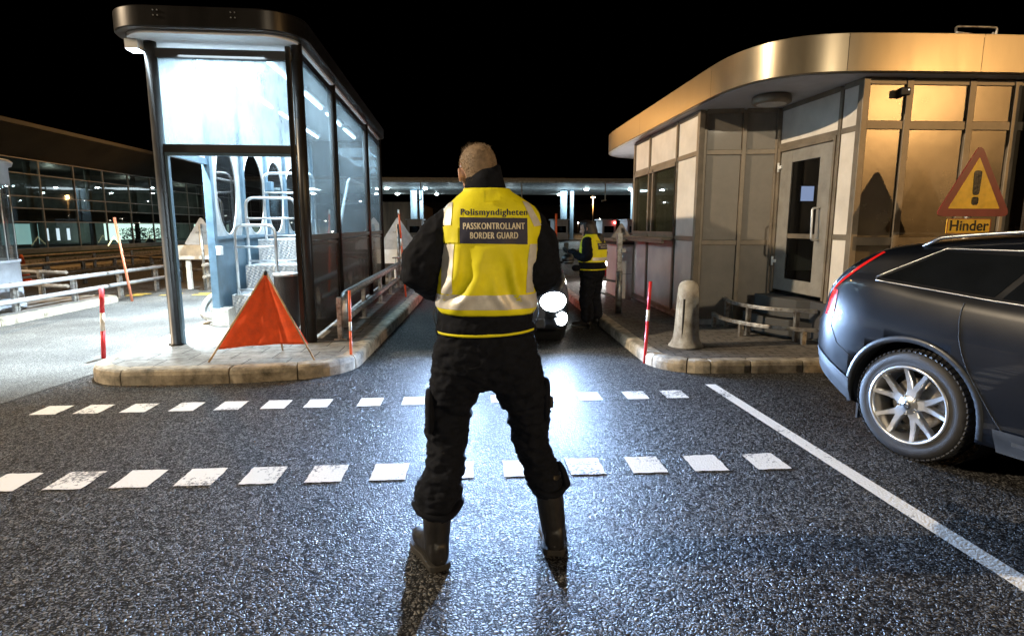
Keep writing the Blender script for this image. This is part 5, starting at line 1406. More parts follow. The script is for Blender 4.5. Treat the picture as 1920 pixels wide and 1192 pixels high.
# ---------------- second guard beside the black car, turned to the left
def guard2():
    loc = Vector((1.79, 8.62, 0)); A = R(52)  # faces left and away
    RM = Matrix.Translation(loc) @ Matrix.Rotation(A, 4, 'Z') @ Matrix.Diagonal((1.18, 1.18, 1.0, 1.0))
    def T(mb): mb.v = [RM @ v for v in mb.v]; return mb
    def TM(me): me.transform(RM); return me
    hd, HM = head_mb((.0, .075, 1.475), R(8), R(-14), .96)
    neck = limb([(0, .0, 1.34, .055), (0, .035, 1.42, .052)], 18)
    torso = loftz([(.80, 0, 0, .15, .10), (1.0, 0, 0, .13, .09), (1.2, 0, 0, .15, .10), (1.32, 0, 0, .15, .085), (1.37, 0, 0, .06, .05)], e=2.2)
    sh = .16
    aL = [(-sh, 0, 1.29), (-.20, -.03, 1.06), (-.13, .20, 1.10), (-.10, .28, 1.13)]
    aR = [(sh, 0, 1.29), (.21, -.03, 1.06), (.14, .20, 1.07), (.10, .27, 1.10)]
    armL = limb([(*aL[0], .05), (*aL[1], .042), (*aL[2], .032), (*aL[3], .026)], 16); armR = limb([(*aR[0], .05), (*aR[1], .042), (*aR[2], .032), (*aR[3], .026)], 16)
    hL = hand(aL[3], (.35, .9, .1), (.6, 0, .5), 1, .8, .95); hR = hand(aR[3], (-.35, .9, .1), (-.6, 0, .5), -1, .8, .95)
    lg = [limb([(s_ * .09, 0, .82, .08), (s_ * .12, .02, .44, .052), (s_ * .13, -.02, .1, .038)], 16) for s_ in (-1, 1)]
    me = TM(remesh(merge(hd, neck, torso, armL, armR, hL, hR, *lg), .006, 2))
    body = mesh_obj('person', me, M_SKIN, None, loc)
    tag(body, 'dark haired guard in yellow vest turned to the left beside the black car', 'person')
    # hair: long tied back, loose shell
    G = []
    tabs = [[(-.16, .050), (-.12, .085), (-.06, .092), (0, .092), (.05, .090), (.09, .074), (.118, .040), (.134, .004)], [(-.16, .10), (-.12, .118), (-.06, .122), (0, .122), (.05, .118), (.09, .095), (.118, .05), (.134, .004)]]
    for i in range(26):
        z = -.16 + .294 * i / 25; w_ = sinterp(tabs[0], z); bk = sinterp(tabs[1], z); row = []
        for k in range(40):
            a = 2 * math.pi * k / 40; s_ = math.sin(a); ins = s_ < (1 if z > .07 else .30 if z > -.05 else .1)
            y = s_ * (bk if s_ < 0 else .100); f_ = 1 if ins else .78
            row.append(HM @ Vector((math.cos(a) * w_ * f_, y * f_, z)))
        G.append(row)
    T(MB().grid(G, True, True)).build('hair', M_HAIR2, body)
    T(limb([(0, -.09, 1.36, .05), (0, -.115, 1.28, .042), (0, -.11, 1.22, .018)], 14)).build('hair_tail', M_HAIR2, body)
    sl = [limb([(s_ * .145, 0, 1.30, .066), (s_ * .195, -.025, 1.17, .068), (s_ * .205, -.03, 1.07, .068), (s_ * .17, .06, 1.055, .062), (s_ * .135, .17, 1.085 - .01 * s_, .052), (s_ * .11, .25, 1.115 - .015 * s_, .040)], 22) for s_ in (-1, 1)]
    core = loftz([(.865, 0, 0, .205, .155), (.90, 0, 0, .212, .162), (.96, 0, 0, .195, .150), (1.2, 0, 0, .18, .13), (1.30, 0, 0, .155, .10), (1.35, 0, 0, .10, .08), (1.40, 0, .01, .075, .072)], e=2.3)
    jm = remesh(merge(core, *sl), .009, 3); crumple(jm, .012, 8, (1, 1, 1.4), 11)
    jk = mesh_obj('jacket', TM(jm), M_NAVY, body)
    for w_, f_, p_, sd_ in ((aL[3], (.35, .9, .1), (.6, 0, .5), 1), (aR[3], (-.35, .9, .1), (-.6, 0, .5), -1)):
        gm_ = remesh(hand(w_, f_, p_, sd_, .8, 1.0), .0035, 1)
        for v in gm_.vertices: v.co += v.normal * .0045
        mesh_obj('glove', TM(gm_), M_BLACK, body)
    hm = T(loftz([(.868, 0, 0, .212, .162), (.884, 0, 0, .216, .166)], .008, 48)); hm.build('hem_piping', M_VEST, jk)
    T(limb([(-.20, .10, .90, .045), (-.225, .12, .90, .05)], 14)).build('belt_pouch', M_NAVY, jk)
    vk = [(.985, 0, 0, .205, .158), (1.02, 0, 0, .205, .160), (1.10, 0, -.005, .196, .155), (1.20, 0, -.01, .195, .150), (1.28, 0, -.005, .190, .130), (1.33, 0, 0, .165, .108), (1.37, 0, 0, .12, .09), (1.39, 0, .005, .09, .082)]
    vm = loftz(vk, .010, 90, 2.5, False).mesh(); crumple(vm, .012, 8, (1, 1, .6), 5, lambda c: max(.2, min(1, (1.3 - c.z) / .2)))
    bv = bvh_of(vm)
    def pr_(mb, off): return T(project(mb, bv, (0, 1, 0), off, off > .0055))
    V = lambda x, z: (x, -.6, z)
    subs = []
    subs.append(('waist_band', pr_(quadgrid(V(-.18, 1.01), V(.18, 1.01), V(.18, 1.055), V(-.18, 1.055), 30, 5), .004), M_REFL))
    subs.append(('label_panel', pr_(quadgrid(V(-.125, 1.17), V(.125, 1.17), V(.125, 1.265), V(-.125, 1.265), 24, 8), .005), M_LABEL))
    def word(s_, cz, wd, m, nm, off):
        t = text_mesh(s_, .034, bold=0, extrude=0, spacing=1.1); xs_ = [v.x for v in t.v]; k = wd / (max(xs_) - min(xs_)); mx_ = (max(xs_) + min(xs_)) / 2
        t.v = [Vector(((v.x - mx_) * k, -.6, v.y + cz)) for v in t.v]; t = subdivide_text(t, 2, .01); subs.append((nm, pr_(t, off), m))
    word('Polismyndigheten', 1.287, .25, M_LABEL, 'lettering_agency', .006)
    word('PASSKONTROLLANT', 1.235, .23, M_LETTER, 'lettering_swedish', .0085)
    word('BORDER GUARD', 1.20, .18, M_LETTER, 'lettering_english', .0085)
    vest = mesh_obj('vest', TM(vm), M_VEST, body)
    for nm, mb, m in subs: mb.build(nm, m, vest, weld=0)
    pv = loftz([(.70, 0, 0, .15, .09), (.76, 0, 0, .195, .13), (.84, 0, 0, .20, .14), (.92, 0, 0, .18, .125)], .02, 40, 2.3)
    lg = [limb([(s_ * .085, 0, .82, .105), (s_ * .105, .01, .62, .095), (s_ * .12, .02, .44, .085), (s_ * .125, .0, .28, .080), (s_ * .13, -.01, .16, .082)], 24) for s_ in (-1, 1)]
    tm = remesh(merge(pv, *lg), .009, 3); crumple(tm, .015, 8, (1, 1, 1.8), 9)
    mesh_obj('trousers', TM(tm), M_NAVY, body)
    for s_ in (-1, 1):
        a, b = boot((s_ * .12, -.06), (s_ * .15, .20), .028, (s_ * .13, -.01, .2), .05, .98)
        bo_ = mesh_obj('boot', TM(remesh(a, .007, 2)), M_BOOT, body); T(b).build('sole', M_SOLE, bo_)
    return body
person2 = guard2()
rd = Matrix.Translation((1.79, 8.62, 0)) @ Matrix.Rotation(R(52), 4, 'Z') @ Vector((-.05, .42, 1.14))
own('phone', MB().box(rd + Vector((-.035, -.01, -.01)), rd + Vector((.035, .01, .12))), M_BLACK, rd, 'small dark handheld reader lifted by the guard beside the black car', 'handheld reader', bevel=.004)

# ================================================================== SIGNS, POLES, BARRIERS
M_FLUO = mat('orange_fabric', (.92, .10, .02), .75, var=.14, vscale=9, bump=.0018, bscale=140)
M_ORANGE = mat('orange_paint', (.75, .12, .03), .5, var=.15)
M_REDP = mat('red_paint', (.60, .02, .025), .5, var=.12)
M_WHITEP = mat('white_paint', (.70, .64, .55), .5, var=.15)
M_WOOD = mat('pale_wood', (.50, .33, .17), .7, var=.3, vscale=20, stretch=(1, 1, .1))
# folding fabric triangle
fo = empty('folding_warning_sign', (-2.13, 5.98, .15), 'bright orange fabric triangle stretched on thin wooden legs at the island nose', 'sign')
TA, TL, TR_ = Vector((-2.07, 5.97, 1.03)), Vector((-2.60, 5.95, .27)), Vector((-1.68, 5.95, .315))
G = []; n = 26
for i in range(n + 1):
    t = i / n; row = []
    for j in range(n + 1):
        s_ = j / n; p = TA.lerp(TL, t).lerp(TA.lerp(TR_, t), s_)
        p.y += .045 * math.sin(math.pi * s_) * t + .012 * math.sin(s_ * 19 + t * 2) * t * (1 - abs(s_ - .5)) + .010 * noise.noise(Vector((s_ * 5, t * 4, 1)))
        p.z += .012 * math.sin(math.pi * s_) * t * t
        row.append(p)
    G.append(row)
fa = MB().grid(G).build('fabric', M_FLUO, fo); so2 = fa.modifiers.new('t', 'SOLIDIFY'); so2.thickness = .002
MB().tube([TA + Vector((-.01, .012, .005)), Vector((-2.655, 5.90, .155))], .010, 8).build('leg', M_WOOD, fo)
MB().tube([TA + Vector((.01, .012, .005)), Vector((-1.62, 5.93, .155))], .010, 8).build('leg', M_WOOD, fo)
MB().tube([TA + Vector((0, .02, 0)), Vector((-2.10, 6.45, .155))], .010, 8).build('leg', M_WOOD, fo)
MB().lathe(TA + Vector((0, .012, -.01)), [(.018, 0), (.018, .03), (.008, .045)], 12).build('top_clip', M_BLACK, fo)

def pole(base, top, bands, r, label, group=None):
    base = Vector(base); top = Vector(top)
    e = empty('marker_pole', base, label, 'marker pole', group)
    z = 0
    for f0, f1, m in bands: MB().tube([base.lerp(top, f0), base.lerp(top, f1)], r, 12).build('band', m, e)
    return e
pole((-4.25, 6.85, 0), (-4.19, 6.85, .815), [(0, .40, M_REDP), (.40, .655, M_WHITEP), (.655, 1, M_REDP)], .024, 'red and white banded marker pole left of the big bronze post')
pole((-1.315, 6.22, .0), (-1.31, 6.26, .83), [(0, .48, M_ORANGE), (.48, .60, M_WHITEP), (.60, 1, M_ORANGE)], .015, 'thin orange marker pole with white band on the kerb right of the orange triangle')
pole((1.90, 6.20, 0), (1.94, 6.22, .91), [(0, .52, M_REDP), (.52, .66, M_WHITEP), (.66, 1, M_REDP)], .018, 'red marker pole with white band at the right island nose beside the bollard')
pole((-1.30, 11.43, .0), (-1.40, 11.43, 1.82), [(0, .62, M_ORANGE), (.62, .70, M_WHITEP), (.70, .95, M_ORANGE), (.95, 1, M_WHITEP)], .018, 'tall orange marker pole at the far end of the pipe rail')
pole((-6.91, 12.23, .0), (-7.09, 12.23, 1.68), [(0, 1, mat('faded_orange', (.70, .22, .12), .6))], .024, 'long leaning orange pole at the rounded end of the far left kerb')
pole((2.30, 16.0, 0), (2.30, 16.0, 1.85), [(0, .55, M_ORANGE), (.55, .62, M_WHITEP), (.62, 1, M_ORANGE)], .03, 'distant upright orange pole seen between the two guards')
pole(K((1.25, .75, .15)), K((1.22, .75, .85)), [(0, 1, M_ORANGE)], .010, 'thin orange stick leaning beside the litter bin inside the bronze booth front')

def tri_back(loc, s_, label, post_h, board=None, lean=0):
    x, y, z = loc
    e = empty('road_sign', (x, y, z), label, 'sign')
    zt = post_h
    pts = tri(x, y, zt - .58 * s_, .86 * s_, .66 * s_, .08)
    MB().slab(pts, .012, (0, -1, 0)).build('plate', M_SIGNBK, e)
    MB().tube([(x, y - .05, z), (x, y - .05, zt - .1)], .035, 12).build('post', M_GALV, e)
    MB().box((x - .13, y - .035, zt - .30), (x + .13, y - .014, zt - .27)).build('clamp', M_GALV, e)
    return e
tri_back((-6.30, 14.2, 0), 1.0, 'grey back of a triangle road sign on a post seen through the open booth side', 1.66)
tri_back((-1.86, 15.0, 0), 1.25, 'grey back of a triangle road sign between the bronze booth and the foreground guard', 1.66)
tri_back((5.14, 20.0, 0), 1.15, 'grey back of a small triangle road sign just left of the gatehouse window ledge', 1.56)
own('block_barrier', MB().box((-7.05, 14.5, .72), (-5.85, 14.75, 1.06)).box((-6.9, 14.55, .0), (-6.8, 14.65, .72)).box((-6.1, 14.55, 0), (-6.0, 14.65, .72)), M_WHITEP, (-6.4, 14.6, 0), 'pale board on posts before the triangle sign seen through the open booth side', 'barrier board', bevel=.01)
own('block_barrier', MB().box((-2.62, 15.4, .55), (-1.85, 15.6, 1.0)).box((-2.5, 15.45, 0), (-2.4, 15.55, .55)).box((-2.05, 15.45, 0), (-1.95, 15.55, .55)), M_WHITE, (-2.2, 15.5, 0), 'white board on posts between the bronze booth end and the foreground guard sleeve', 'barrier board', bevel=.01)
# chevron end board
ce = empty('striped_board', (-6.6, 15.8, 0), 'small black and yellow striped board at the end of the brown guard rails', 'sign')
MB().box((-6.72, 15.78, .15), (-6.50, 15.80, .62)).build('board', mat('stripe_yellow', (.6, .45, .2), .5), ce)
for z in (.18, .34, .50): MB().slab([(-6.718, 15.776, z), (-6.502, 15.776, z - .06 + .06), (-6.502, 15.776, z + .07), (-6.718, 15.776, z + .12)], .003, (0, -1, 0)).build('stripe', M_BLACK, ce)
MB().box((-6.63, 15.80, 0), (-6.58, 15.84, .6)).build('post', M_GALV, ce)

def guard_rail(pts, zt, zl, r, m, label, spacing=1.5, group=None, flat_=True):
    e = empty('guard_rail', (pts[0][0], pts[0][1], 0), label, 'guard rail', group)
    for z in (zt, zl):
        P = fillet([(x, y, z) for x, y in pts], .15) if len(pts) > 2 else [(x, y, z) for x, y in pts]
        MB().tube(P, r, 12).build('rail', m, e)
    L = 0
    for a, b in zip(pts, pts[1:]):
        a, b = Vector((*a, 0)), Vector((*b, 0)); n_ = max(1, round((b - a).length / spacing)); d = (b - a).normalized()
        for i in range(n_):
            p = a.lerp(b, (i + .5) / n_)
            MB().box((p.x - r - .05, p.y - .03, 0), (p.x - r, p.y + .03, zt + r)).box((p.x - r - .05, p.y + .05, 0), (p.x - r, p.y + .09, zt + r * .5)).box((p.x - r - .06, p.y - .04, zt - .02), (p.x - r + .01, p.y + .10, zt + .01)).build('post', M_GALV, e)
    return e
M_RAILW = mat('pale_rail_paint', (.38, .38, .39), .5, var=.15, vscale=6)
M_RAILB = mat('worn_rail_steel', (.30, .25, .20), .6, metal=.4, var=.35, vscale=5)
guard_rail([(-7.42, 3.5), (-7.42, 15.0)], .56, .30, .042, M_RAILW, 'pale two bar guard rail on the far left kerb before the round glass booth', 1.45)
guard_rail([(-7.9, 11.9), (-10.2, 12.6), (-10.4, 18.5)], .62, .35, .035, M_RAILB, 'brown two bar guard rail behind the far left kerb rail near the traffic cone', 1.6)
guard_rail([(-6.2, 13.9), (-6.4, 15.7), (-9.6, 17.6)], .62, .35, .04, M_RAILB, 'brown two bar guard rail around the triangle sign beyond the open booth side', 1.2)
guard_rail([(-13.2, 18), (-13.2, 34)], .62, .35, .035, M_RAILB, 'far brown guard rail along the outer lanes before the glass terminal', 2.4)
# traffic cone
co = empty('traffic_cone', (-12.28, 16.8, 0), 'orange and white traffic cone behind the rails beside the round glass booth', 'traffic cone')
c0 = Vector((-12.28, 16.8, 0))
MB().box(c0 + Vector((-.2, -.2, 0)), c0 + Vector((.2, .2, .05))).build('base', M_ORANGE, co, .01)
MB().lathe(c0, [(.17, .05), (.135, .22)], 24, caps=False).build('lower_band', M_ORANGE, co)
MB().lathe(c0, [(.135, .22), (.085, .47)], 24, caps=False).build('white_band', M_WHITEP, co)
MB().lathe(c0, [(.085, .47), (.035, .74), (.02, .75)], 24).build('tip', M_ORANGE, co)

# round glazed booth cut by the left edge
gb = Vector((-8.50, 10.1, .12))
ge_ = empty('round_booth', gb, 'round nosed glass booth with pale metal base and cap at the left edge', 'booth')
MB().lathe(gb, [(.90, 0), (.90, .06), (.88, .08), (.88, .78), (.90, .79), (.90, .83)], 56).build('base', mat('pale_blue_metal', (.30, .32, .36), .45, var=.12), ge_)
MB().lathe(gb, [(.87, .83), (.87, 2.06)], 56, caps=False).build('glass', glass_mat('booth_glass', dust_haze=.10, tr=.55), ge_)
MB().lathe(gb, [(.88, 2.06), (.88, 2.36), (.93, 2.38), (.95, 2.44), (.92, 2.47), (0, 2.50)], 56).build('cap', mat('pale_blue_metal', (.50, .53, .58), .45), ge_)
for a in range(-150, 30, 22):
    p = gb + Vector((.865 * math.cos(R(a)), .865 * math.sin(R(a)), 0)); MB().tube([p + Vector((0, 0, .83)), p + Vector((0, 0, 2.06))], .010, 6).build('glazing_bar', M_ALU, ge_)
MB().lathe(gb, [(.55, .83), (.55, .95), (.3, .96)], 24).build('desk', M_MULL, ge_)
MB().bar(gb + Vector((-.2, .3, .95)), gb + Vector((.1, .3, 1.8)), .3, .05).build('seat_back', M_BLACK, ge_)

# gate post, counter cabinet between second guard and gatehouse
gp = empty('gate_post', (2.33, 9.2, .12), 'tall weathered steel gate post with hinge brackets right of the second guard', 'post')
MB().box((2.30, 9.15, .12), (2.38, 9.23, 1.40)).build('post', M_GALV, gp, .005)
MB().tube([(2.34, 9.14, .13), (2.34, 9.14, .80)], .05, 12).build('sleeve', M_GALV, gp)
MB().tube([(1.98, 10.6, .62), (2.33, 9.24, .62)], .018, 8).build('gate_bar', M_RAILW, gp)
MB().tube([(1.98, 10.6, .42), (2.33, 9.24, .36)], .014, 8).build('gate_bar', M_RAILW, gp)
MB().box((2.36, 9.10, 1.10), (2.42, 9.15, 1.16)).build('bracket', M_GALV, gp)
cbx = empty('outdoor_counter', (2.84, 11.5, .12), 'beige cabinet with a dark flat top against the far end of the gatehouse', 'cabinet')
MB().box((2.84, 11.0, .12), (3.07, 12.2, 1.16)).build('body', M_CREAM, cbx, .01)
MB().box((2.66, 10.9, 1.22), (3.08, 12.3, 1.27)).build('top', M_MULL, cbx, .008)
MB().box((2.74, 10.95, 1.16), (3.075, 12.25, 1.22)).build('shelf', M_BLACK, cbx)
MB().box((2.86, 10.994, .60), (3.05, 11.002, .605)).build('seam', M_BLACK, cbx)
# blinding work lamp behind the gate post
wl_ = empty('work_lamp', (3.62, 15.2, .12), 'blinding white lamp on a short stand just left of the gate post', 'work lamp')
MB().tube([(3.62, 15.3, 0), (3.62, 15.3, .5)], .03, 8).build('stand', M_GALV, wl_)
MB().box((3.44, 15.22, .46), (3.80, 15.34, .86)).build('housing', M_WHITE, wl_, .02)
MB().box((3.46, 15.20, .48), (3.78, 15.215, .84)).build('lens', emis('work_lens', (1, .99, .97), 60), wl_)
lamp('SPOT', (3.62, 15.1, .65), 260, (1, .98, .95), (2.4, 6, .3), .1, 120)
own('stop_barrier', MB().box((3.0, 15.6, .18), (4.1, 15.66, .44)).box((3.1, 15.6, 0), (3.16, 15.66, .18)).box((3.9, 15.6, 0), (3.96, 15.66, .18)), M_REDP, (3.5, 15.6, 0), 'low red barrier board under the blinding white lamp', 'barrier board')
# pale two bar fences beyond the lane
guard_rail([(1.9, 14.0), (1.9, 22.0)], .85, .5, .03, M_RAILW, 'pale fence beyond the second guard beside the orange pole', 1.2)
guard_rail([(-.9, 22.0), (5.0, 24.0)], .95, .55, .03, M_RAILW, 'pale cross fence in the distance between the two guards', 1.0)
guard_rail([(-4.5, 20.0), (-1.0, 21.0)], .8, .45, .03, M_RAILW, 'pale cross fence in the distance left of the foreground guard', 1.0)

# ================================================================== TOLL CANOPY
M_CAN = mat('canopy_soffit', (.62, .66, .66), .5, metal=.0, var=.25, vscale=.8, stretch=(4, 1, 1))
tc_ = empty('toll_canopy', (0, 64, 0), 'long pale flat canopy on columns spanning the lanes in the far background', 'canopy')
MB().box((-26, 54, 5.45), (26, 74, 5.80)).build('roof', M_CAN, tc_)
MB().box((-26.05, 53.9, 5.60), (26.05, 54.0, 5.86)).build('fascia', mat('canopy_edge', (.45, .40, .34), .5), tc_)
M_COLM = mat('column_paint', (.30, .40, .48), .5, var=.1)
for x in (-6.2, -5.4, 1.1, 10.0, 10.9, 17.8, -19, -25):
    MB().tube([(x, 64, 0), (x, 64, 5.45)], .36 if x not in (-5.4, 10.9) else .2, 14).build('column', M_COLM, tc_)
for i, (x, y) in enumerate([(-8.75, 62), (-8.9, 72), (-4.8, 62), (-4.2, 72), (2.3, 62), (3.4, 72), (12.1, 62), (10.7, 72), (16.8, 62), (20.2, 72), (-14, 62), (-16, 72), (22, 62)]):
    f = MB().lathe((x, y, 5.38), [(.22, .0), (.26, .03), (.26, .07)], 12).build('downlight', M_WHITE, tc_)
    MB().lathe((x, y, 5.34), [(.06, -.07), (.17, -.03), (.19, .04)], 12).build('lens', emis('downlight_lens', (.75, .95, 1.0), 220), f)
for x in (-4.5, 10.4, 18, -11): lamp('AREA', (x, 63, 5.3), 500, (.75, .93, 1), (x, 63, 0), 4)
for x in (-14, -8, -2, 4, 10, 16, 22): lamp('POINT', (x, 61, 4.0), 40, (.75, .93, 1), None, .04)  # added points that brighten the soffit, no fittings hang here
for i, x in enumerate([-8.9, -4.6, 4.6, 12.4, 20.2]):
    tg = empty('height_bar', (x, 52, 4.6), ['leftmost hanging rod under the distant canopy', 'second hanging rod from the left under the distant canopy', 'third hanging rod from the left under the distant canopy', 'hanging rod beside the orange lamp flare under the distant canopy', 'rightmost hanging rod under the distant canopy'][i], 'hanging rod', 'rods hanging under the canopy')
    MB().tube([(x, 54.5, 5.5), (x, 54.5, 3.9)], .06, 8).build('rod', mat('rod_paint', (.6, .52, .4), .5), tg)
    MB().bar((x - .35, 54.5, 3.85), (x + .1, 54.5, 3.95), .12, .12).build('foot', mat('rod_paint', (.6, .52, .4), .5), tg)
cab0 = None
M_CAB = mat('cabin_panel', (.45, .46, .50), .5, var=.12)
CL = ['pale toll cabin left of the foreground guard under the distant canopy', 'small pale toll cabin directly left of the second guard', 'pale toll cabin with red light right of the second guard head', 'pale toll cabin with red light beside the gatehouse window edge']
for i, (x, red) in enumerate([(-5.7, 0), (9.0, 0), (13.9, 1), (16.5, 1)]):
    e = empty('toll_cabin', (x, 60, 0), CL[i], 'cabin', 'toll cabins under the canopy')
    MB().box((x - .7, 59, .1), (x + .7, 62, .9)).box((x - .7, 59, 1.55), (x + .7, 62, 2.15)).box((x - .7, 59, .9), (x - .5, 62, 1.55)).box((x + .5, 59, .9), (x + .7, 62, 1.55)).build('shell', M_CAB, e)
    MB().box((x - .5, 59.05, .9), (x + .5, 59.1, 1.55)).build('window', M_DGLASS, e)
    MB().box((x - .85, 58.8, 2.15), (x + .85, 62.2, 2.25)).build('roof', M_CAB, e)
    if red: MB().lathe((x + .55, 58.9, 1.9), [(.10, -.03), (.10, 0)], 10, 'y').build('stop_light', emis('red_signal', (1, .12, .1), 40), e)
# sodium street lamp beyond the canopy
def street_lamp(x, y, h, s_, label, power=None):
    e = empty('street_lamp', (x, y, 0), label, 'street lamp')
    MB().tube([(x, y, 0), (x, y, h)], [.10, .06], 8).build('pole', mat('lamp_pole', (.35, .28, .2), .6), e)
    MB().lathe((x, y, h), [(.25 * s_, 0), (.28 * s_, .1), (.1, .22)], 12).build('head', M_GALV, e)
    MB().lathe((x, y, h - .02), [(.02, -.1 * s_), (.18 * s_, -.08 * s_), (.24 * s_, 0)], 12).build('lens', emis('sodium_lens', (1, .62, .28), 90), e)
    if power: lamp('POINT', (x, y, h - .5), power, SODIUM, None, .2)
    return e
street_lamp(21.5, 104, 6.7, 1.5, 'glowing orange street lamp beyond the distant canopy above the second guard', 3000)
for i, (px, py, yy) in enumerate([(1050, 415, 130), (1083, 418, 128), (1124, 411, 132), (1153, 414, 135), (1192, 406, 125), (1027, 434, 90)]):
    x = (px - 885) / 1090 * yy; z = 1.5 + (425 - py) * yy / 1090
    e = empty('distant_lamp', (x, yy, 0), ['tiny far lamp left of the second guard head', 'tiny far lamp just above the second guard face', 'tiny far lamp right of the second guard head', 'tiny far lamp between second guard and gatehouse', 'tiny far lamp at the gatehouse window edge', 'tiny low far lamp beside the foreground guard shoulder'][i], 'street lamp', 'tiny far street lamps')
    MB().tube([(x, yy, 0), (x, yy, z)], .05, 6).build('pole', mat('lamp_pole', (.35, .28, .2), .6), e)
    MB().lathe((x, yy, z), [(.02, -.12), (.14, 0), (.02, .12)], 8).build('lens', emis('far_lens', (1, .9, .75), 40), e)
# sodium light over the outer lanes
lamp('SPOT', (-12, 44, 9), 2600, (1, .52, .16), (-12, 30, 0), .1, 150)
lamp('SPOT', (-11, 19, 9), 1800, (1, .55, .20), (-11, 17, 0), .1, 140)

# ================================================================== TERMINAL BUILDING
M_TGLASS = glass_mat('terminal_glass', tint=(.75, .85, .85), dust_haze=.03, tr=.5, base=(.12, .12, .12), refl=.35)
M_TFRAME = mat('terminal_mullion', (.26, .24, .22), .5, metal=.3)
M_TROOF = mat('terminal_roof', (.055, .050, .046), .6, var=.3, vscale=.6)
M_TIN = mat('terminal_interior', (.20, .21, .20), .8, var=.3, vscale=.6)
tb = empty('terminal_building', (-23, 40, 0), 'long dark glass fronted terminal with broad overhanging roof along the left', 'building')
X0 = -23.0
MB().add([(-21.2, 14, 6.45), (-21.2, 130, 6.45), (-34, 130, 8.0), (-34, 14, 8.0), (-21.2, 14, 6.25), (-21.2, 130, 6.25), (-23.05, 130, 4.98), (-23.05, 14, 4.98), (-34, 130, 4.98), (-34, 14, 4.98)], [(0, 1, 2, 3), (0, 4, 5, 1), (4, 7, 6, 5), (7, 9, 8, 6), (3, 2, 8, 9)]).build('roof', M_TROOF, tb)
ys = [19.8 + 2.72 * i for i in range(28)]
zsT = [.35, 1.75, 2.45, 3.05, 4.2, 4.95]
for y in ys: MB().box((X0 - .05, y - .03, .2), (X0 + .05, y + .03, 4.98)).build('mullion', M_TFRAME, tb)
for z in zsT: MB().box((X0 - .04, ys[0], z - .025), (X0 + .04, ys[-1], z + .025)).build('transom', M_TFRAME, tb)
for a, b in zip(ys, ys[1:]): MB().add([(X0, a + .03, .37), (X0, b - .03, .37), (X0, b - .03, 4.93), (X0, a + .03, 4.93)], [(0, 1, 2, 3)]).build('window', M_TGLASS, tb)
MB().box((X0 - 6.1, 18, .2), (X0 - 6, 96, 4.98)).build('back_wall', M_TIN, tb)
MB().box((X0 - 6, 18, .1), (X0 + .1, 96, .34)).build('floor', M_TIN, tb)
MB().box((X0 - 6, 18, 1.80), (X0 - .5, 96, 2.40)).build('storey_slab', mat('slab_dark', (.03, .03, .03), .8), tb)
M_GLOWA = emis('glowing_curtain', (.45, .75, .72), 1.1); M_GLOWB = emis('hall_glow', (.75, 1.0, .85), 3.0)  # panels glow by themselves, standing in for lamplight in the hall
rnd = random.Random(5)
for (a, b, m, x) in [(28.2, 31.0, M_GLOWA, -1.2), (32.0, 34.6, M_GLOWA, -1.2), (43.6, 47.5, M_GLOWB, -3.0), (47.9, 52.5, M_GLOWB, -3.0), (55, 57, M_GLOWB, -2), (57.6, 62.5, M_GLOWB, -2), (66, 71, M_GLOWB, -2), (72, 76, M_GLOWB, -2)]:
    z1 = 1.65 if m is M_GLOWA else 1.72
    MB().box((X0 + x - .05, a, .55), (X0 + x, b, z1)).build('glow_panel', m, tb)
for y in (35.4, 36.3, 37.2): MB().box((X0 - 1.4, y, .7), (X0 - 1.36, y + .22, 1.4)).build('glow_panel', emis('white_glow', (.8, .9, 1), 2.4), tb)  # narrow panels with the glow put into the material
for (y, z) in [(29.5, 3.35), (33.6, 3.65), (35.6, 3.35), (48.4, 1.55), (50, 1.55), (44.5, 1.6)]:
    MB().lathe((X0 - 1.5, y, z), [(.01, -.03), (.055, 0), (.01, .03)], 10).build('interior_lamp', emis('interior_lens', (.7, .95, 1), 28), tb)
for y in (31.5, 38, 46, 54, 62): lamp('POINT', (X0 - 2.5, y, 4.2), 70, (.8, .9, .75), None, .05)
for y in range(24, 90, 5): MB().tube([(X0 - 1.0, y, .3), (X0 - 1.0, y, 4.95)], .16, 10).build('inner_column', M_TIN, tb)
# indoor plants in the bright hall
def shrub(x, y, z0, r, h, label, n=420, seed=1):
    rr = random.Random(seed); e = empty('potted_plant', (x, y, z0), label, 'plant')
    MB().lathe((x, y, z0), [(r * .35, 0), (r * .45, .25), (r * .40, .25)], 14).build('pot', M_BLACK, e)
    lf_ = MB()
    for _ in range(n):
        a = rr.uniform(0, 6.283); q = rr.random() ** .5 * r; zz = z0 + .3 + rr.random() * h
        p = Vector((x + math.cos(a) * q, y + math.sin(a) * q, zz)); d = Vector((rr.uniform(-1, 1), rr.uniform(-1, 1), rr.uniform(-.4, .8))).normalized() * .13; s_ = d.orthogonal().normalized() * .035
        lf_.add([p, p + d * .5 + s_, p + d, p + d * .5 - s_], [(0, 1, 2, 3)])
    lf_.build('foliage', mat('indoor_leaf', (.035, .06, .025), .6, var=.4), e, weld=0)
    MB().tube([(x, y, z0 + .2), (x, y, z0 + .2 + h * .6)], .03, 6).build('stem', M_WOOD, e)
PLB = ['wide green plant in the brightly lit terminal hall, nearest the tall orange pole', 'second green plant in the brightly lit terminal hall', 'green plant in the lit terminal hall just left of the bronze post', 'dark plant in the terminal hall seen through the open booth side', 'dark plant in the terminal hall beside the far triangle sign']
for i, y in enumerate([43.2, 45.3, 48.0, 56.0, 64.0]): shrub(X0 - .9, y, .34, .75, .75, PLB[i], seed=i)
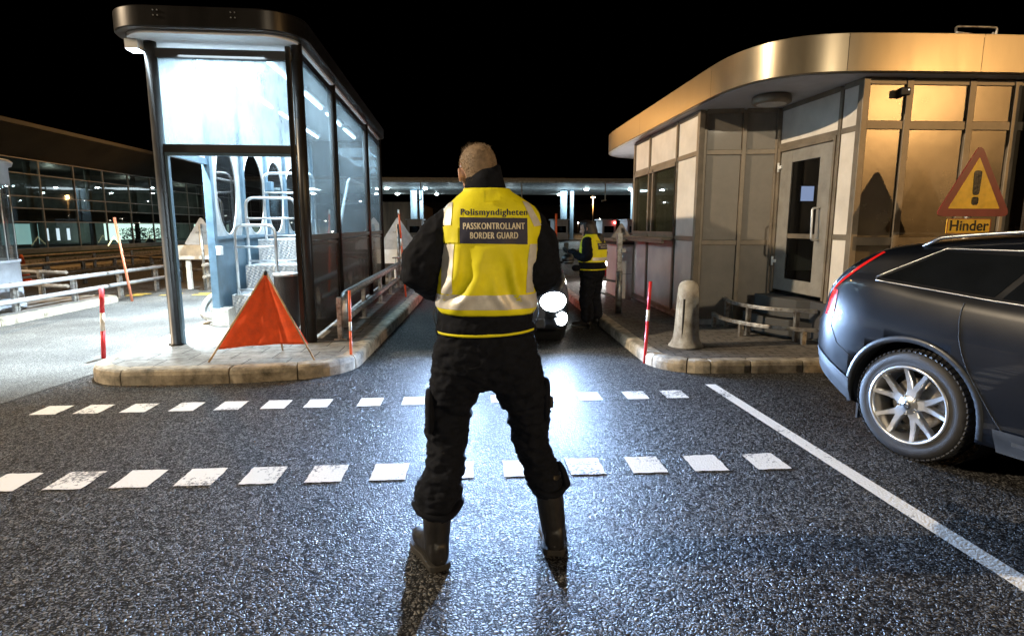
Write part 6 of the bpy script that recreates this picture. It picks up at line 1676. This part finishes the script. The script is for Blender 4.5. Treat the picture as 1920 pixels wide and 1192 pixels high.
# lit arrow markers on the verge
for i, y in enumerate([35.8, 41.8, 47.6, 55.5]):
    e = empty('arrow_marker', (-20.9, y, .16), ['lit arrow shaped marker nearest on the verge before the terminal', 'lit arrow shaped marker crossed by the long leaning orange pole', 'lit arrow shaped marker just left of the bronze post', 'lit arrow shaped marker seen through the open booth side'][i], 'marker light', 'arrow marker lights')
    for s_ in (-1, 1): MB().tube([(-20.9, y, .92), (-20.9 + .0, y + s_ * .60, .42)], .028, 6).build('arm', emis('marker_glow', (.95, .95, .5), 3.0), e)
    MB().tube([(-20.9, y - .6, .16), (-20.9, y - .6, .42)], .02, 6).build('foot', M_GALV, e); MB().tube([(-20.9, y + .6, .16), (-20.9, y + .6, .42)], .02, 6).build('foot', M_GALV, e)
# low entrance canopy of the terminal
MB().box((-22.9, 52, 2.05), (-20.6, 76, 2.35)).build('entrance_roof', M_TFRAME, tb)
for y in (53, 60, 67, 74): MB().tube([(-20.8, y, .1), (-20.8, y, 2.05)], .10, 10).build('entrance_column', M_TFRAME, tb)
# brown timber wall block in the far left centre
own('service_building', MB().box((-12.5, 80, 0), (-7.2, 110, 4.6)).box((-12.6, 79.9, 4.6), (-7.1, 110.1, 4.75)).box((-10.5, 79.96, 1.0), (-9.5, 80.0, 2.2)), mat('brown_cladding', (.13, .085, .055), .8, var=.3, vscale=1.5, stretch=(1, 1, .1)), (-9.8, 85, 0), 'plain brown clad building behind the left end of the distant canopy', 'building')


# ================================================================== SMALL THINGS ON THE GROUND
M_PATCH = asphalt('worn_damp_asphalt', (0.07, 0.072, 0.075), (0.13, 0.133, 0.138), 120, 0.0018, 0.34)
def blob(cx, cy, rx_, ry, rot, seed, z=.0025, n=60):
    P = []
    for i in range(n):
        a = 2 * math.pi * i / n; k = 1 + .28 * noise.noise(Vector((math.cos(a) * 1.5, math.sin(a) * 1.5, seed))) + .10 * noise.noise(Vector((math.cos(a) * 6, math.sin(a) * 6, seed)))
        x, y = math.cos(a) * rx_ * k, math.sin(a) * ry * k; P.append((cx + x * math.cos(rot) - y * math.sin(rot), cy + x * math.sin(rot) + y * math.cos(rot), z))
    return MB().add(P, [tuple(range(n))])
# grit and dead leaves collected along the kerbs
rnd = random.Random(12); lf_ = MB()
def bit(x, y, z, k):
    a = rnd.uniform(0, 6.28); d = Vector((math.cos(a), math.sin(a), rnd.uniform(-.1, .35))) * k; e_ = Vector((-math.sin(a), math.cos(a), rnd.uniform(-.3, .3))) * k * .45
    p = Vector((x, y, z)); lf_.add([p - d, p + e_, p + d, p - e_ + Vector((0, 0, k * .2))], [(0, 1, 2, 3)])
for _ in range(520): bit(rnd.uniform(-3.7, -1.4), 5.60 - abs(rnd.gauss(0, .055)), .004 + rnd.random() * .006, rnd.uniform(.003, .010))
for _ in range(160): bit(rnd.uniform(2.1, 4.2), 5.66 - abs(rnd.gauss(0, .05)), .004 + rnd.random() * .005, rnd.uniform(.003, .008))
for _ in range(70): bit(rnd.uniform(-5.5, 3.2), rnd.uniform(1.6, 5.4), .004, rnd.uniform(.004, .012))
for _ in range(120): bit(rnd.uniform(-3.6, -1.5), rnd.uniform(5.75, 7.2), .152, rnd.uniform(.003, .008))
lo_ = lf_.build('leaf_litter', mat('dead_leaves', (.16, .10, .05), .8, var=.6, vscale=30), None, weld=0); tag(lo_, kind='stuff')
